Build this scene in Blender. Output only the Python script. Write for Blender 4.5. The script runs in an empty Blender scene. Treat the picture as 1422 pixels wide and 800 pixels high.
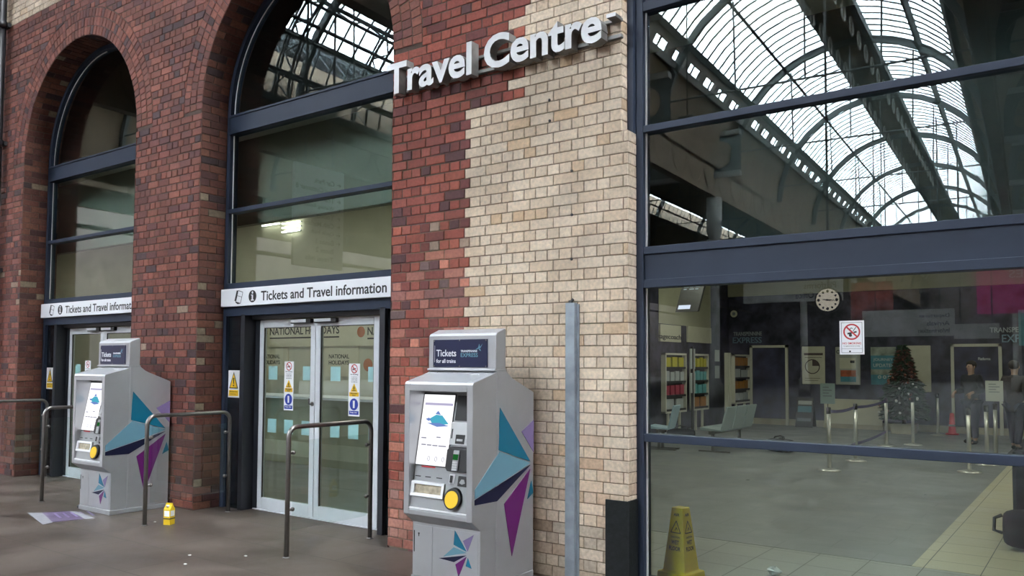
import bpy, math, random
from math import sin, cos, pi, radians, sqrt, atan2
random.seed(7)
S = bpy.context.scene
COL = S.collection

# ------------------------------------------------------------------ materials
def nt(name):
    m = bpy.data.materials.new(name); m.use_nodes = True
    t = m.node_tree; t.nodes.clear()
    o = t.nodes.new('ShaderNodeOutputMaterial')
    return m, t, o
def pbr(name, col, rough=.5, metal=0., noise=0., nscale=20., spec=.5, bump=0., bscale=80., col2=None):
    m, t, o = nt(name); N = t.nodes; L = t.links
    b = N.new('ShaderNodeBsdfPrincipled'); L.new(b.outputs[0], o.inputs[0])
    b.inputs['Roughness'].default_value = rough; b.inputs['Metallic'].default_value = metal
    b.inputs['Specular IOR Level'].default_value = spec
    c = (*col, 1)
    if noise or col2:
        tc = N.new('ShaderNodeTexCoord'); nz = N.new('ShaderNodeTexNoise'); nz.inputs['Scale'].default_value = nscale
        nz.inputs['Detail'].default_value = 6; L.new(tc.outputs['Object'], nz.inputs['Vector'])
        mx = N.new('ShaderNodeMix'); mx.data_type = 'RGBA'
        rp = N.new('ShaderNodeMapRange'); rp.inputs[1].default_value = .35; rp.inputs[2].default_value = .65
        L.new(nz.outputs[0], rp.inputs[0]); L.new(rp.outputs[0], mx.inputs[0])
        k = noise
        c2 = (*col2, 1) if col2 else tuple(min(1, x*(1+k)) for x in col)+(1,)
        c1 = c if col2 else tuple(x*(1-k) for x in col)+(1,)
        mx.inputs[6].default_value = c1; mx.inputs[7].default_value = c2
        L.new(mx.outputs[2], b.inputs['Base Color'])
    else:
        b.inputs['Base Color'].default_value = c
    if bump:
        tc = N.new('ShaderNodeTexCoord'); nz = N.new('ShaderNodeTexNoise'); nz.inputs['Scale'].default_value = bscale
        nz.inputs['Detail'].default_value = 5
        L.new(tc.outputs['Object'], nz.inputs['Vector'])
        bp = N.new('ShaderNodeBump'); bp.inputs['Strength'].default_value = bump; bp.inputs['Distance'].default_value = .01
        L.new(nz.outputs[0], bp.inputs['Height']); L.new(bp.outputs[0], b.inputs['Normal'])
    return m
def emit(name, col, st):
    m, t, o = nt(name); e = t.nodes.new('ShaderNodeEmission'); e.inputs[0].default_value = (*col, 1); e.inputs[1].default_value = st
    t.links.new(e.outputs[0], o.inputs[0]); return m
def glass(name, tint=(.86, .93, .92), f0=.055, rough=0.):
    m, t, o = nt(name); N = t.nodes; L = t.links
    tr = N.new('ShaderNodeBsdfTransparent'); tr.inputs[0].default_value = (*tint, 1)
    gl = N.new('ShaderNodeBsdfGlossy'); gl.inputs['Roughness'].default_value = rough; gl.inputs[0].default_value = (1, 1, 1, 1)
    lw = N.new('ShaderNodeLayerWeight'); lw.inputs[0].default_value = .5
    pw = N.new('ShaderNodeMath'); pw.operation = 'POWER'; pw.inputs[1].default_value = 5
    ml = N.new('ShaderNodeMath'); ml.operation = 'MULTIPLY_ADD'; ml.inputs[1].default_value = 1-f0; ml.inputs[2].default_value = f0
    mx = N.new('ShaderNodeMixShader')
    L.new(lw.outputs['Facing'], pw.inputs[0]); L.new(pw.outputs[0], ml.inputs[0]); L.new(ml.outputs[0], mx.inputs[0])
    L.new(tr.outputs[0], mx.inputs[1]); L.new(gl.outputs[0], mx.inputs[2]); L.new(mx.outputs[0], o.inputs[0])
    return m
def attr_mat(name, attr, rough, bump=.25, nscale=35, amp=.35, spec=.35):
    """material whose colour is each brick's own colour, broken up with stain noise"""
    m, t, o = nt(name); N = t.nodes; L = t.links
    b = N.new('ShaderNodeBsdfPrincipled'); L.new(b.outputs[0], o.inputs[0])
    b.inputs['Roughness'].default_value = rough; b.inputs['Specular IOR Level'].default_value = spec
    a = N.new('ShaderNodeAttribute'); a.attribute_name = attr
    tc = N.new('ShaderNodeTexCoord')
    n1 = N.new('ShaderNodeTexNoise'); n1.inputs['Scale'].default_value = nscale; n1.inputs['Detail'].default_value = 6
    n2 = N.new('ShaderNodeTexNoise'); n2.inputs['Scale'].default_value = 1.7; n2.inputs['Detail'].default_value = 7; n2.inputs['Roughness'].default_value = .65
    L.new(tc.outputs['Object'], n1.inputs[0]); L.new(tc.outputs['Object'], n2.inputs[0])
    r1 = N.new('ShaderNodeMapRange'); r1.inputs[1].default_value = .3; r1.inputs[2].default_value = .7; r1.inputs[3].default_value = 1-amp; r1.inputs[4].default_value = 1+amp
    r2 = N.new('ShaderNodeMapRange'); r2.inputs[1].default_value = .35; r2.inputs[2].default_value = .65; r2.inputs[3].default_value = .8; r2.inputs[4].default_value = 1.15
    L.new(n1.outputs[0], r1.inputs[0]); L.new(n2.outputs[0], r2.inputs[0])
    mu = N.new('ShaderNodeMath'); mu.operation = 'MULTIPLY'; L.new(r1.outputs[0], mu.inputs[0]); L.new(r2.outputs[0], mu.inputs[1])
    vm = N.new('ShaderNodeVectorMath'); vm.operation = 'SCALE'; L.new(a.outputs['Color'], vm.inputs[0]); L.new(mu.outputs[0], vm.inputs['Scale'])
    L.new(vm.outputs[0], b.inputs['Base Color'])
    bp = N.new('ShaderNodeBump'); bp.inputs['Strength'].default_value = bump; bp.inputs['Distance'].default_value = .006
    L.new(n1.outputs[0], bp.inputs['Height']); L.new(bp.outputs[0], b.inputs['Normal'])
    return m
def paving(name, c1, c2, cm, bw, bh, mortar=.004, rough=.45, off=.5, wear=None, rot=0, mixn=.0, bias=0):
    m, t, o = nt(name); N = t.nodes; L = t.links
    b = N.new('ShaderNodeBsdfPrincipled'); L.new(b.outputs[0], o.inputs[0])
    b.inputs['Specular IOR Level'].default_value = .36
    tc = N.new('ShaderNodeTexCoord'); mp = N.new('ShaderNodeMapping'); mp.inputs['Rotation'].default_value = (0, 0, rot)
    L.new(tc.outputs['Object'], mp.inputs[0])
    br = N.new('ShaderNodeTexBrick'); br.offset = off; br.inputs['Scale'].default_value = 1; br.inputs['Mortar Size'].default_value = mortar
    br.inputs['Brick Width'].default_value = bw; br.inputs['Row Height'].default_value = bh; br.inputs['Bias'].default_value = bias
    br.inputs['Color1'].default_value = (*c1, 1); br.inputs['Color2'].default_value = (*c2, 1); br.inputs['Mortar'].default_value = (*cm, 1)
    L.new(mp.outputs[0], br.inputs[0])
    n1 = N.new('ShaderNodeTexNoise'); n1.inputs['Scale'].default_value = 1.3; n1.inputs['Detail'].default_value = 9; n1.inputs['Roughness'].default_value = .6
    n2 = N.new('ShaderNodeTexNoise'); n2.inputs['Scale'].default_value = 60; n2.inputs['Detail'].default_value = 4
    L.new(mp.outputs[0], n1.inputs[0]); L.new(mp.outputs[0], n2.inputs[0])
    r1 = N.new('ShaderNodeMapRange'); r1.inputs[1].default_value = .3; r1.inputs[2].default_value = .7; r1.inputs[3].default_value = 1-mixn; r1.inputs[4].default_value = 1+mixn
    r2 = N.new('ShaderNodeMapRange'); r2.inputs[3].default_value = .85; r2.inputs[4].default_value = 1.15
    L.new(n1.outputs[0], r1.inputs[0]); L.new(n2.outputs[0], r2.inputs[0])
    mu = N.new('ShaderNodeMath'); mu.operation = 'MULTIPLY'; L.new(r1.outputs[0], mu.inputs[0]); L.new(r2.outputs[0], mu.inputs[1])
    vm = N.new('ShaderNodeVectorMath'); vm.operation = 'SCALE'; L.new(br.outputs[0], vm.inputs[0]); L.new(mu.outputs[0], vm.inputs['Scale'])
    L.new(vm.outputs[0], b.inputs['Base Color'])
    r3 = N.new('ShaderNodeMapRange'); r3.inputs[1].default_value = .3; r3.inputs[2].default_value = .7; r3.inputs[3].default_value = rough-.12; r3.inputs[4].default_value = rough+.15
    L.new(n1.outputs[0], r3.inputs[0]); L.new(r3.outputs[0], b.inputs['Roughness'])
    return m

M = {}
M['brick'] = attr_mat('brickwork', 'brickcol', .75, amp=.2, bump=.15)
M['frame'] = pbr('anthracite_frame', (.024, .034, .058), .5, spec=.25, noise=.06, nscale=3)
M['frame_dark'] = pbr('black_frame', (.018, .021, .028), .4)
M['rubber'] = pbr('black_gasket', (.01, .01, .012), .6)
M['spacer'] = pbr('silver_spacer', (.62, .63, .62), .35)
M['glass'] = glass('window_glass')
M['glass_rail'] = glass('rail_glass', (.93, .97, .96), .04)
M['door_al'] = pbr('white_aluminium', (.60, .63, .66), .4, noise=.03, nscale=5)
M['white'] = pbr('sign_white', (.80, .81, .84), .45)
M['black'] = pbr('black', (.012, .012, .014), .45)
M['navy'] = pbr('navy', (.013, .017, .055), .3)
M['silver'] = pbr('silver_paint', (.52, .535, .56), .36, .7, noise=.04, nscale=4)
M['silver_d'] = pbr('silver_panel', (.34, .35, .36), .4, .3, noise=.05, nscale=6)
M['letter_white'] = pbr('letter_face', (.68, .69, .71), .4, noise=.07, nscale=6)
M['letter_side'] = pbr('letter_side', (.23, .225, .215), .5, .2, noise=.2, nscale=8)
M['steel'] = pbr('brushed_steel', (.21, .20, .19), .32, .9, noise=.08, nscale=12)
M['galv'] = pbr('galvanised_steel', (.27, .31, .35), .5, .5, noise=.16, nscale=9)
M['guard'] = pbr('black_guard', (.009, .011, .012), .5, spec=.25, noise=.3, nscale=30, bump=.2)
M['yellow'] = pbr('yellow_plastic', (.78, .56, .02), .45, noise=.08, nscale=5)
M['yellow_s'] = pbr('yellow_sign', (.80, .50, .02), .45)
M['blue_s'] = pbr('blue_sign', (.02, .045, .36), .45)
M['red_s'] = pbr('red_sign', (.5, .02, .03), .45)
M['paper'] = pbr('pale_blue_paper', (.62, .82, .86), .7)
M['paper_w'] = pbr('white_paper', (.62, .63, .60), .7)
M['teal_g'] = pbr('teal_vinyl', (.002, .13, .22), .35)
M['ltblue_g'] = pbr('light_blue_vinyl', (.13, .28, .36), .35)
M['purple_g'] = pbr('lilac_vinyl', (.20, .15, .31), .35)
M['mag_g'] = pbr('plum_vinyl', (.11, .006, .115), .35)
M['navy_g'] = pbr('navy_vinyl', (.009, .011, .035), .45, spec=.2)
M['screen'] = emit('lit_screen', (.97, .97, 1.), 1.15)
M['scr_lilac'] = emit('screen_lilac', (.60, .56, .80), .8)
M['scr_cyan'] = emit('screen_cyan', (.10, .55, .75), .8)
M['scr_blue'] = emit('screen_blue', (.20, .33, .75), .8)
M['scr_grey'] = emit('screen_grey', (.35, .35, .45), .8)
M['scr_green'] = emit('screen_green', (.03, .22, .05), .5)
M['cream_plastic'] = pbr('pale_plastic', (.60, .61, .62), .4)
M['tray_in'] = pbr('tray_inside', (.38, .33, .24), .5, noise=.3, nscale=25)
M['pipe'] = pbr('black_iron', (.008, .008, .010), .4)
M['mat'] = pbr('floor_vinyl_purple', (.085, .06, .115), .5, col2=(.14, .11, .17), nscale=7, spec=.15)
M['mat_w'] = pbr('floor_vinyl_grey', (.24, .24, .26), .6, spec=.15, noise=.1, nscale=12)
M['floor_out'] = paving('outdoor_stone', (.076, .060, .050), (.089, .071, .060), (.040, .032, .027), 1.05, .62, .007, .40, .5, mixn=.38, bias=-.2)
M['tile_cream'] = paving('cream_tile', (.47, .425, .29), (.50, .45, .31), (.11, .105, .09), .41, .41, .004, .4, 0., mixn=.08)
M['tile_light'] = paving('light_tile', (.31, .31, .27), (.33, .33, .285), (.11, .105, .09), .41, .41, .004, .4, 0., mixn=.1)
M['tile_dark'] = paving('grey_tile', (.195, .20, .195), (.21, .215, .205), (.12, .12, .12), .82, .41, .003, .38, .5, mixn=.1)
M['cream_wall'] = pbr('cream_plaster', (.55, .53, .42), .8, noise=.06, nscale=2)
M['olive'] = pbr('olive_plaster', (.40, .38, .27), .8, noise=.05, nscale=2)
M['ceil'] = pbr('ceiling_white', (.55, .54, .48), .8)
M['dark_room'] = pbr('dark_room', (.045, .047, .045), .8)
M['mural'] = pbr('mural_print', (.006, .008, .02), .6, col2=(.06, .055, .10), nscale=3.)
M['skirt'] = pbr('cream_skirting', (.42, .38, .28), .6, noise=.15, nscale=3)
M['cream_panel'] = pbr('cream_panel', (.62, .58, .44), .6, noise=.04, nscale=4)
M['poster_cream'] = pbr('poster_cream', (.60, .56, .44), .6, noise=.05, nscale=6)
M['poster_grey'] = pbr('poster_grey', (.40, .40, .36), .5)
M['board_w'] = pbr('board_white', (.8, .82, .82), .5)
M['poster_teal'] = pbr('poster_teal', (.07, .24, .31), .5, noise=.15, nscale=5)
M['poster_red'] = pbr('poster_red', (.42, .10, .04), .5, noise=.3, nscale=6)
M['poster_pale'] = pbr('poster_pale', (.30, .33, .28), .5, noise=.4, nscale=5)
M['white_frame'] = pbr('white_frame', (.66, .63, .53), .5)
M['tv'] = pbr('screen_casing', (.05, .047, .045), .4)
M['tv_lit'] = emit('lit_panel', (.85, .83, 1.), 1.2)
M['chrome'] = pbr('polished_steel', (.62, .60, .55), .28, .8)
M['belt'] = pbr('purple_belt', (.045, .03, .12), .6)
M['leaflet_y'] = pbr('yellow_leaflet', (.55, .48, .02), .6)
M['leaflet_t'] = pbr('turquoise_leaflet', (.12, .40, .42), .6)
M['leaflet_r'] = pbr('crimson_leaflet', (.42, .06, .10), .6)
M['leaflet_w'] = pbr('white_leaflet', (.45, .47, .47), .6)
M['leaflet_o'] = pbr('orange_leaflet', (.40, .17, .03), .6)
M['seat'] = pbr('grey_seat', (.33, .40, .40), .4)
M['chair_b'] = pbr('pale_blue_seat', (.45, .62, .72), .4)
M['tree'] = pbr('fir_needles', (.010, .036, .014), .7, noise=.5, nscale=9)
M['tinsel'] = pbr('copper_tinsel', (.075, .024, .013), .5, noise=.5, nscale=20)
M['bauble'] = pbr('white_bauble', (.75, .72, .66), .3)
M['bauble_r'] = pbr('copper_bauble', (.30, .10, .06), .3, .4)
M['skin'] = pbr('skin', (.42, .26, .19), .55)
M['coat'] = pbr('dark_coat', (.012, .013, .018), .8, noise=.3, nscale=30)
M['coat2'] = pbr('brown_coat', (.03, .022, .022), .8, noise=.3, nscale=30)
M['jeans'] = pbr('dark_jeans', (.016, .02, .04), .8, noise=.25, nscale=40)
M['hair'] = pbr('dark_hair', (.02, .014, .01), .6)
M['shoe'] = pbr('black_shoe', (.01, .01, .01), .5)
M['bag'] = pbr('black_fabric', (.007, .008, .010), .85, spec=.15, noise=.25, nscale=40, bump=.2)
M['shed_wood'] = pbr('roof_boarding', (.18, .135, .085), .7, noise=.2, nscale=1.5)
M['shed_steel'] = pbr('roof_steel', (.085, .11, .115), .55)
M['shed_light'] = pbr('pale_steel', (.45, .46, .44), .5)
M['shed_brick'] = pbr('shed_brick', (.04, .03, .027), .8, noise=.25, nscale=1)
M['pink'] = pbr('pink_banner', (.55, .03, .22), .6)
M['redban'] = pbr('red_banner', (.16, .022, .01), .6, noise=.5, nscale=2)
M['clock'] = emit('lit_clock_face', (.95, .82, .68), 3.2)
M['lamp'] = emit('added_hall_lamp', (1., .94, .80), 40.)
M['lamp_o'] = emit('office_lamp', (1., .95, .80), 19.)
M['orange'] = pbr('orange_disc', (.45, .14, .05), .6)
M['carton'] = pbr('yellow_carton', (.75, .52, .01), .45)
def pane_mat():
    m, t, o = nt('roof_glazing'); tr = t.nodes.new('ShaderNodeBsdfTransparent'); tr.inputs[0].default_value = (.92, .95, .97, 1)
    df = t.nodes.new('ShaderNodeBsdfDiffuse'); df.inputs[0].default_value = (.7, .72, .75, 1)
    mx = t.nodes.new('ShaderNodeMixShader'); mx.inputs[0].default_value = .12
    t.links.new(tr.outputs[0], mx.inputs[1]); t.links.new(df.outputs[0], mx.inputs[2]); t.links.new(mx.outputs[0], o.inputs[0]); return m
M['roof_pane'] = pane_mat()

# ------------------------------------------------------------------ mesh builder
class MB:
    def __init__(s, off=(0, 0, 0)):
        s.v = []; s.f = []; s.c = None; s.o = off; s.sm = []; s.g = []
    def add(s, vs, fs, smooth=False):
        b = len(s.v); s.g.append((b, len(s.f))); s.v += [(x-s.o[0], y-s.o[1], z-s.o[2]) for x, y, z in vs]
        s.f += [tuple(b+i for i in f) for f in fs]; s.sm += [smooth]*len(fs); return s
    def box(s, x0, x1, y0, y1, z0, z1):
        x0, x1 = sorted((x0, x1)); y0, y1 = sorted((y0, y1)); z0, z1 = sorted((z0, z1))
        return s.add([(x0, y0, z0), (x1, y0, z0), (x1, y1, z0), (x0, y1, z0), (x0, y0, z1), (x1, y0, z1), (x1, y1, z1), (x0, y1, z1)],
              [(0, 3, 2, 1), (4, 5, 6, 7), (0, 1, 5, 4), (1, 2, 6, 5), (2, 3, 7, 6), (3, 0, 4, 7)])
    def prism(s, poly, ax, a, b):
        """extrude 2-D poly along axis ax from a to b; poly in the other two axes in xyz order"""
        n = len(poly)
        if sum(poly[i][0]*poly[(i+1) % n][1]-poly[(i+1) % n][0]*poly[i][1] for i in range(n)) < 0: poly = poly[::-1]
        def P(p, t): return (t, p[0], p[1]) if ax == 'x' else (p[0], t, p[1]) if ax == 'y' else (p[0], p[1], t)
        if ax == 'y': a, b = b, a
        if (a > b) != (ax == 'y'): a, b = b, a
        vs = [P(p, a) for p in poly]+[P(p, b) for p in poly]
        fs = [tuple(range(n))[::-1], tuple(range(n, 2*n))]+[(i, (i+1) % n, n+(i+1) % n, n+i) for i in range(n)]
        return s.add(vs, fs)
    def tube(s, path, r, n=12, cap=True, smooth=True):
        from mathutils import Vector
        P = [Vector(p) for p in path]; k = len(P); vs = []; fs = []
        up = None
        rr = r if isinstance(r, (list, tuple)) else [r]*k
        for i in range(k):
            d = (P[min(i+1, k-1)]-P[max(i-1, 0)]).normalized()
            if up is None:
                up = Vector((0, 0, 1)) if abs(d.z) < .9 else Vector((1, 0, 0))
            a = d.cross(up).normalized(); up = a.cross(d).normalized()
            for j in range(n):
                t = 2*pi*j/n; q = P[i]+(a*cos(t)+up*sin(t))*rr[i]; vs.append(tuple(q))
        for i in range(k-1):
            for j in range(n):
                fs.append((i*n+j, i*n+(j+1) % n, (i+1)*n+(j+1) % n, (i+1)*n+j))
        s.add(vs, fs, smooth)
        if cap:
            b = len(s.v)-k*n; s.f += [tuple(b+j for j in range(n))[::-1], tuple(b+(k-1)*n+j for j in range(n))]; s.sm += [False]*2
        return s
    def lathe(s, prof, cx, cy, cz=0, n=20, ax='z', smooth=True):
        vs = []; fs = []; k = len(prof)
        for r, h in prof:
            for j in range(n):
                t = 2*pi*j/n; a, b = r*cos(t), r*sin(t)
                vs.append((cx+a, cy+b, cz+h) if ax == 'z' else (cx+a, cy+h, cz+b) if ax == 'y' else (cx+h, cy+a, cz+b))
        for i in range(k-1):
            for j in range(n): fs.append((i*n+j, i*n+(j+1) % n, (i+1)*n+(j+1) % n, (i+1)*n+j))
        s.add(vs, fs, smooth)
        b = len(s.v)-k*n; s.f += [tuple(b+j for j in range(n))[::-1], tuple(b+(k-1)*n+j for j in range(n))]; s.sm += [False]*2
        return s
    def ball(s, c, r, n=10, m=7, sc=(1, 1, 1)):
        pr = [(max(1e-4, r*sin(pi*i/m)), -r*cos(pi*i/m)) for i in range(m+1)]
        vs = []; fs = []
        for a, h in pr:
            for j in range(n):
                t = 2*pi*j/n; vs.append((c[0]+a*cos(t)*sc[0], c[1]+a*sin(t)*sc[1], c[2]+h*sc[2]))
        for i in range(m):
            for j in range(n): fs.append((i*n+j, i*n+(j+1) % n, (i+1)*n+(j+1) % n, (i+1)*n+j))
        return s.add(vs, fs, True)
    def quad(s, a, b, c, d): return s.add([a, b, c, d], [(0, 1, 2, 3)])
    def build_each(s, name, mat, parent=None, bevel=0):
        """one object for every shape added"""
        G = s.g+[(len(s.v), len(s.f))]
        for (v0, f0), (v1, f1) in zip(G, G[1:]):
            m = MB(); m.v = s.v[v0:v1]; m.f = [tuple(i-v0 for i in f) for f in s.f[f0:f1]]; m.sm = s.sm[f0:f1]; o = m.build(name, mat, parent, bevel)
        return o
    def build(s, name, mat, parent=None, bevel=0, seg=2, loc=None):
        me = bpy.data.meshes.new(name); me.from_pydata(s.v, [], s.f)
        me.polygons.foreach_set('use_smooth', s.sm); me.update()
        if s.c is not None:
            at = me.attributes.new('brickcol', 'FLOAT_COLOR', 'FACE')
            at.data.foreach_set('color', [x for c in s.c for x in (c[0], c[1], c[2], 1.)])
        for m in (mat if isinstance(mat, (list, tuple)) else [mat]): me.materials.append(m)
        o = bpy.data.objects.new(name, me); COL.objects.link(o)
        if parent: o.parent = parent
        if loc: o.location = loc
        if bevel:
            b = o.modifiers.new('bevel', 'BEVEL'); b.width = bevel; b.segments = seg; b.limit_method = 'ANGLE'; b.angle_limit = radians(40)
            b.harden_normals = False
        return o

def tag(o, label, cat, group=None):
    o['label'] = label; o['category'] = cat
    if group: o['group'] = group
    return o
def thing(name, label, cat, loc=(0, 0, 0), group=None):
    o = bpy.data.objects.new(name, None); o.empty_display_size = .1; COL.objects.link(o); o.location = loc
    return tag(o, label, cat, group)
def single(mb, name, mat, label, cat, loc, group=None, bevel=0):
    mb.v = [(x-loc[0], y-loc[1], z-loc[2]) for x, y, z in mb.v]
    return tag(mb.build(name, mat, None, bevel, loc=loc), label, cat, group)
def struct(o): o['kind'] = 'structure'; return o
def root_struct(name, loc=(0, 0, 0)):
    o = bpy.data.objects.new(name, None); COL.objects.link(o); o.location = loc; return struct(o)
def dup(root, loc, label=None):
    r = root.copy(); COL.objects.link(r); r.location = loc
    if label: r['label'] = label
    for ch in list(root.children):
        c = ch.copy(); COL.objects.link(c); c.parent = r
        for g in list(ch.children):
            d = g.copy(); COL.objects.link(d); d.parent = c
    return r

_fc = {}
def text_geo(body, extrude=0., offset=0.):
    key = (body, extrude, offset)
    if key not in _fc:
        cu = bpy.data.curves.new('t', 'FONT'); cu.body = body; cu.size = 1; cu.extrude = extrude; cu.offset = offset; cu.resolution_u = 4
        ob = bpy.data.objects.new('t', cu); COL.objects.link(ob)
        dg = bpy.context.evaluated_depsgraph_get(); dg.update()
        me = bpy.data.meshes.new_from_object(ob.evaluated_get(dg))
        _fc[key] = ([tuple(v.co) for v in me.vertices], [tuple(p.vertices) for p in me.polygons])
        bpy.data.objects.remove(ob); bpy.data.curves.remove(cu); bpy.data.meshes.remove(me)
    return _fc[key]
def text_into(mb, body, x0, z0, w, h, y, t=.0012, face='-y', offset=0.012):
    """lettering fitted to a w x h box with lower left corner x0,z0, on a plane; face: the way it looks"""
    vs, fs = text_geo(body, .5, offset)
    xs = [v[0] for v in vs]; ys = [v[1] for v in vs]
    ax, bx, ay, by = min(xs), max(xs), min(ys), max(ys)
    out = []
    for v in vs:
        p = (v[0]-ax)/(bx-ax)*w; q = z0+(v[1]-ay)/(by-ay)*h; d = (v[2]+.5)*t
        out.append((x0+p, y-d, q) if face == '-y' else (y+d, x0+p, q) if face == '+x' else (y-d, x0-p, q))
    return mb.add(out, fs)
def disc(mb, cx, cz, r, y, t=.001, n=28, r2=0, sx=1):
    """flat disc or ring facing -y"""
    if r2 == 0: return mb.prism([(cx+sx*r*cos(2*pi*i/n), cz+r*sin(2*pi*i/n)) for i in range(n)], 'y', y-t, y)
    for i in range(n):
        a, b = 2*pi*i/n, 2*pi*(i+1)/n
        mb.prism([(cx+sx*q*cos(k), cz+q*sin(k)) for q, k in ((r2, a), (r, a), (r, b), (r2, b))], 'y', y-t, y)
    return mb
def stroke(mb, pts, w, y, t=.001):
    """polyline of width w on a plane facing -y"""
    for (x0, z0), (x1, z1) in zip(pts, pts[1:]):
        L = sqrt((x1-x0)**2+(z1-z0)**2) or 1e-6; nx, nz = -(z1-z0)/L*w/2, (x1-x0)/L*w/2
        mb.prism([(x0-nx, z0-nz), (x1-nx, z1-nz), (x1+nx, z1+nz), (x0+nx, z0+nz)], 'y', y-t, y)
    return mb

# ------------------------------------------------------------------ layout numbers (metres)
R = 1.5; ZC = 4.535
CX = {2: -6.745, 1: -11.13}
XR = -2.819                     # right end of the brick pier
TOP = 7.3

# ------------------------------------------------------------------ brick front wall, brick by brick
def clip(poly, nx, nz, d):
    """keep the part where nx*x+nz*z >= d"""
    out = []
    for i in range(len(poly)):
        p, q = poly[i], poly[(i+1) % len(poly)]
        a = nx*p[0]+nz*p[1]-d; b = nx*q[0]+nz*q[1]-d
        if a >= 0: out.append(p)
        if (a >= 0) != (b >= 0):
            t = a/(a-b); out.append((p[0]+(q[0]-p[0])*t, p[1]+(q[1]-p[1])*t))
    return out
def inset(poly, d):
    """move every edge of a convex ccw poly inwards by d"""
    out = poly
    n = len(poly)
    for i in range(n):
        (x0, z0), (x1, z1) = poly[i], poly[(i+1) % n]
        L = sqrt((x1-x0)**2+(z1-z0)**2)
        if L < 1e-6: continue
        nx, nz = -(z1-z0)/L, (x1-x0)/L
        out = clip(out, nx, nz, nx*x0+nz*z0+d)
        if len(out) < 3: return []
    return out
def rnd(a, b): return random.uniform(a, b)
RED = [(.235, .088, .064), (.205, .074, .056), (.185, .068, .054), (.265, .105, .074), (.225, .092, .072), (.155, .062, .054)]
CREAM = [(.53, .435, .335), (.505, .41, .31), (.545, .455, .355), (.485, .385, .285), (.52, .43, .335)]
def red_col(x, z):
    k = random.random()
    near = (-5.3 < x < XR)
    if k < (.05 if not near else .07): c = (.075, .045, .05)
    elif k < .16: c = (.12, .05, .05)
    else: c = random.choice(RED)
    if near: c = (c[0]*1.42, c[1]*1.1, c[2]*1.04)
    if 1.8 < z < 3.0 and random.random() < .028: c = (.36, .28, .21)
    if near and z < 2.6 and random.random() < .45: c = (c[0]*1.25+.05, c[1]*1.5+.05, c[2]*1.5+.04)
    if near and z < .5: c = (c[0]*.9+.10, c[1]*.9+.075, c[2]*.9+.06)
    f = rnd(.78, 1.2)*.82; return (c[0]*f, c[1]*f*.92, c[2]*f*.92)
def cream_col(x, z):
    c = random.choice(CREAM)
    q = rnd(0, 1)
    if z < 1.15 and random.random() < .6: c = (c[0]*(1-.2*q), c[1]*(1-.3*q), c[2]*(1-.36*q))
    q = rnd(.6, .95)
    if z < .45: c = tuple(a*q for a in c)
    if random.random() < .05: c = (c[0]*.92, c[1]*.83, c[2]*.72)
    f = rnd(.93, 1.05)*1.2; return tuple(a*f for a in c)
W = MB(); W.c = []
def brick(poly, to3, col, mort, joint=.009, rough=.0):
    if len(poly) < 3: return
    A = sum(poly[i][0]*poly[(i+1) % len(poly)][1]-poly[(i+1) % len(poly)][0]*poly[i][1] for i in range(len(poly)))
    if A < 0: poly = poly[::-1]
    if abs(A) < .0008: return
    W.add([to3(u, v, -.006) for u, v in poly], [tuple(range(len(poly)))]); W.c.append(mort)
    p1 = inset(poly, joint/2); p2 = inset(poly, joint/2+.0035)
    if len(p1) < 3 or len(p2) < 3: return
    if rough:
        p1 = [(a+rnd(-.0028, .0028), b+rnd(-.0028, .0028)) for a, b in p1]; p2 = inset(p1, .0035)
        if len(p2) < 3: return
    h = rnd(-.0015, .002)+rnd(-rough, rough)
    if len(p1) == len(p2):
        n = len(p1)
        vs = [to3(u, v, -.008) for u, v in p1]+[to3(u, v, h-.003) for u, v in p1]+[to3(u, v, h) for u, v in p2]
        fs = [tuple(range(2*n, 3*n))]+[(i, (i+1) % n, n+(i+1) % n, n+i) for i in range(n)]+[(n+i, n+(i+1) % n, 2*n+(i+1) % n, 2*n+i) for i in range(n)]
        W.add(vs, fs); W.c += [col]*(2*n+1)
    else:
        W.add([to3(u, v, h) for u, v in p1], [tuple(range(len(p1)))]); W.c.append(col)
def front(u, v, w): return (u, -w, v)
MR = (.085, .055, .044); MRN = (.17, .105, .08); MC = (.22, .165, .115)
CH = .0846
RING = .36
k = -1
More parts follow.
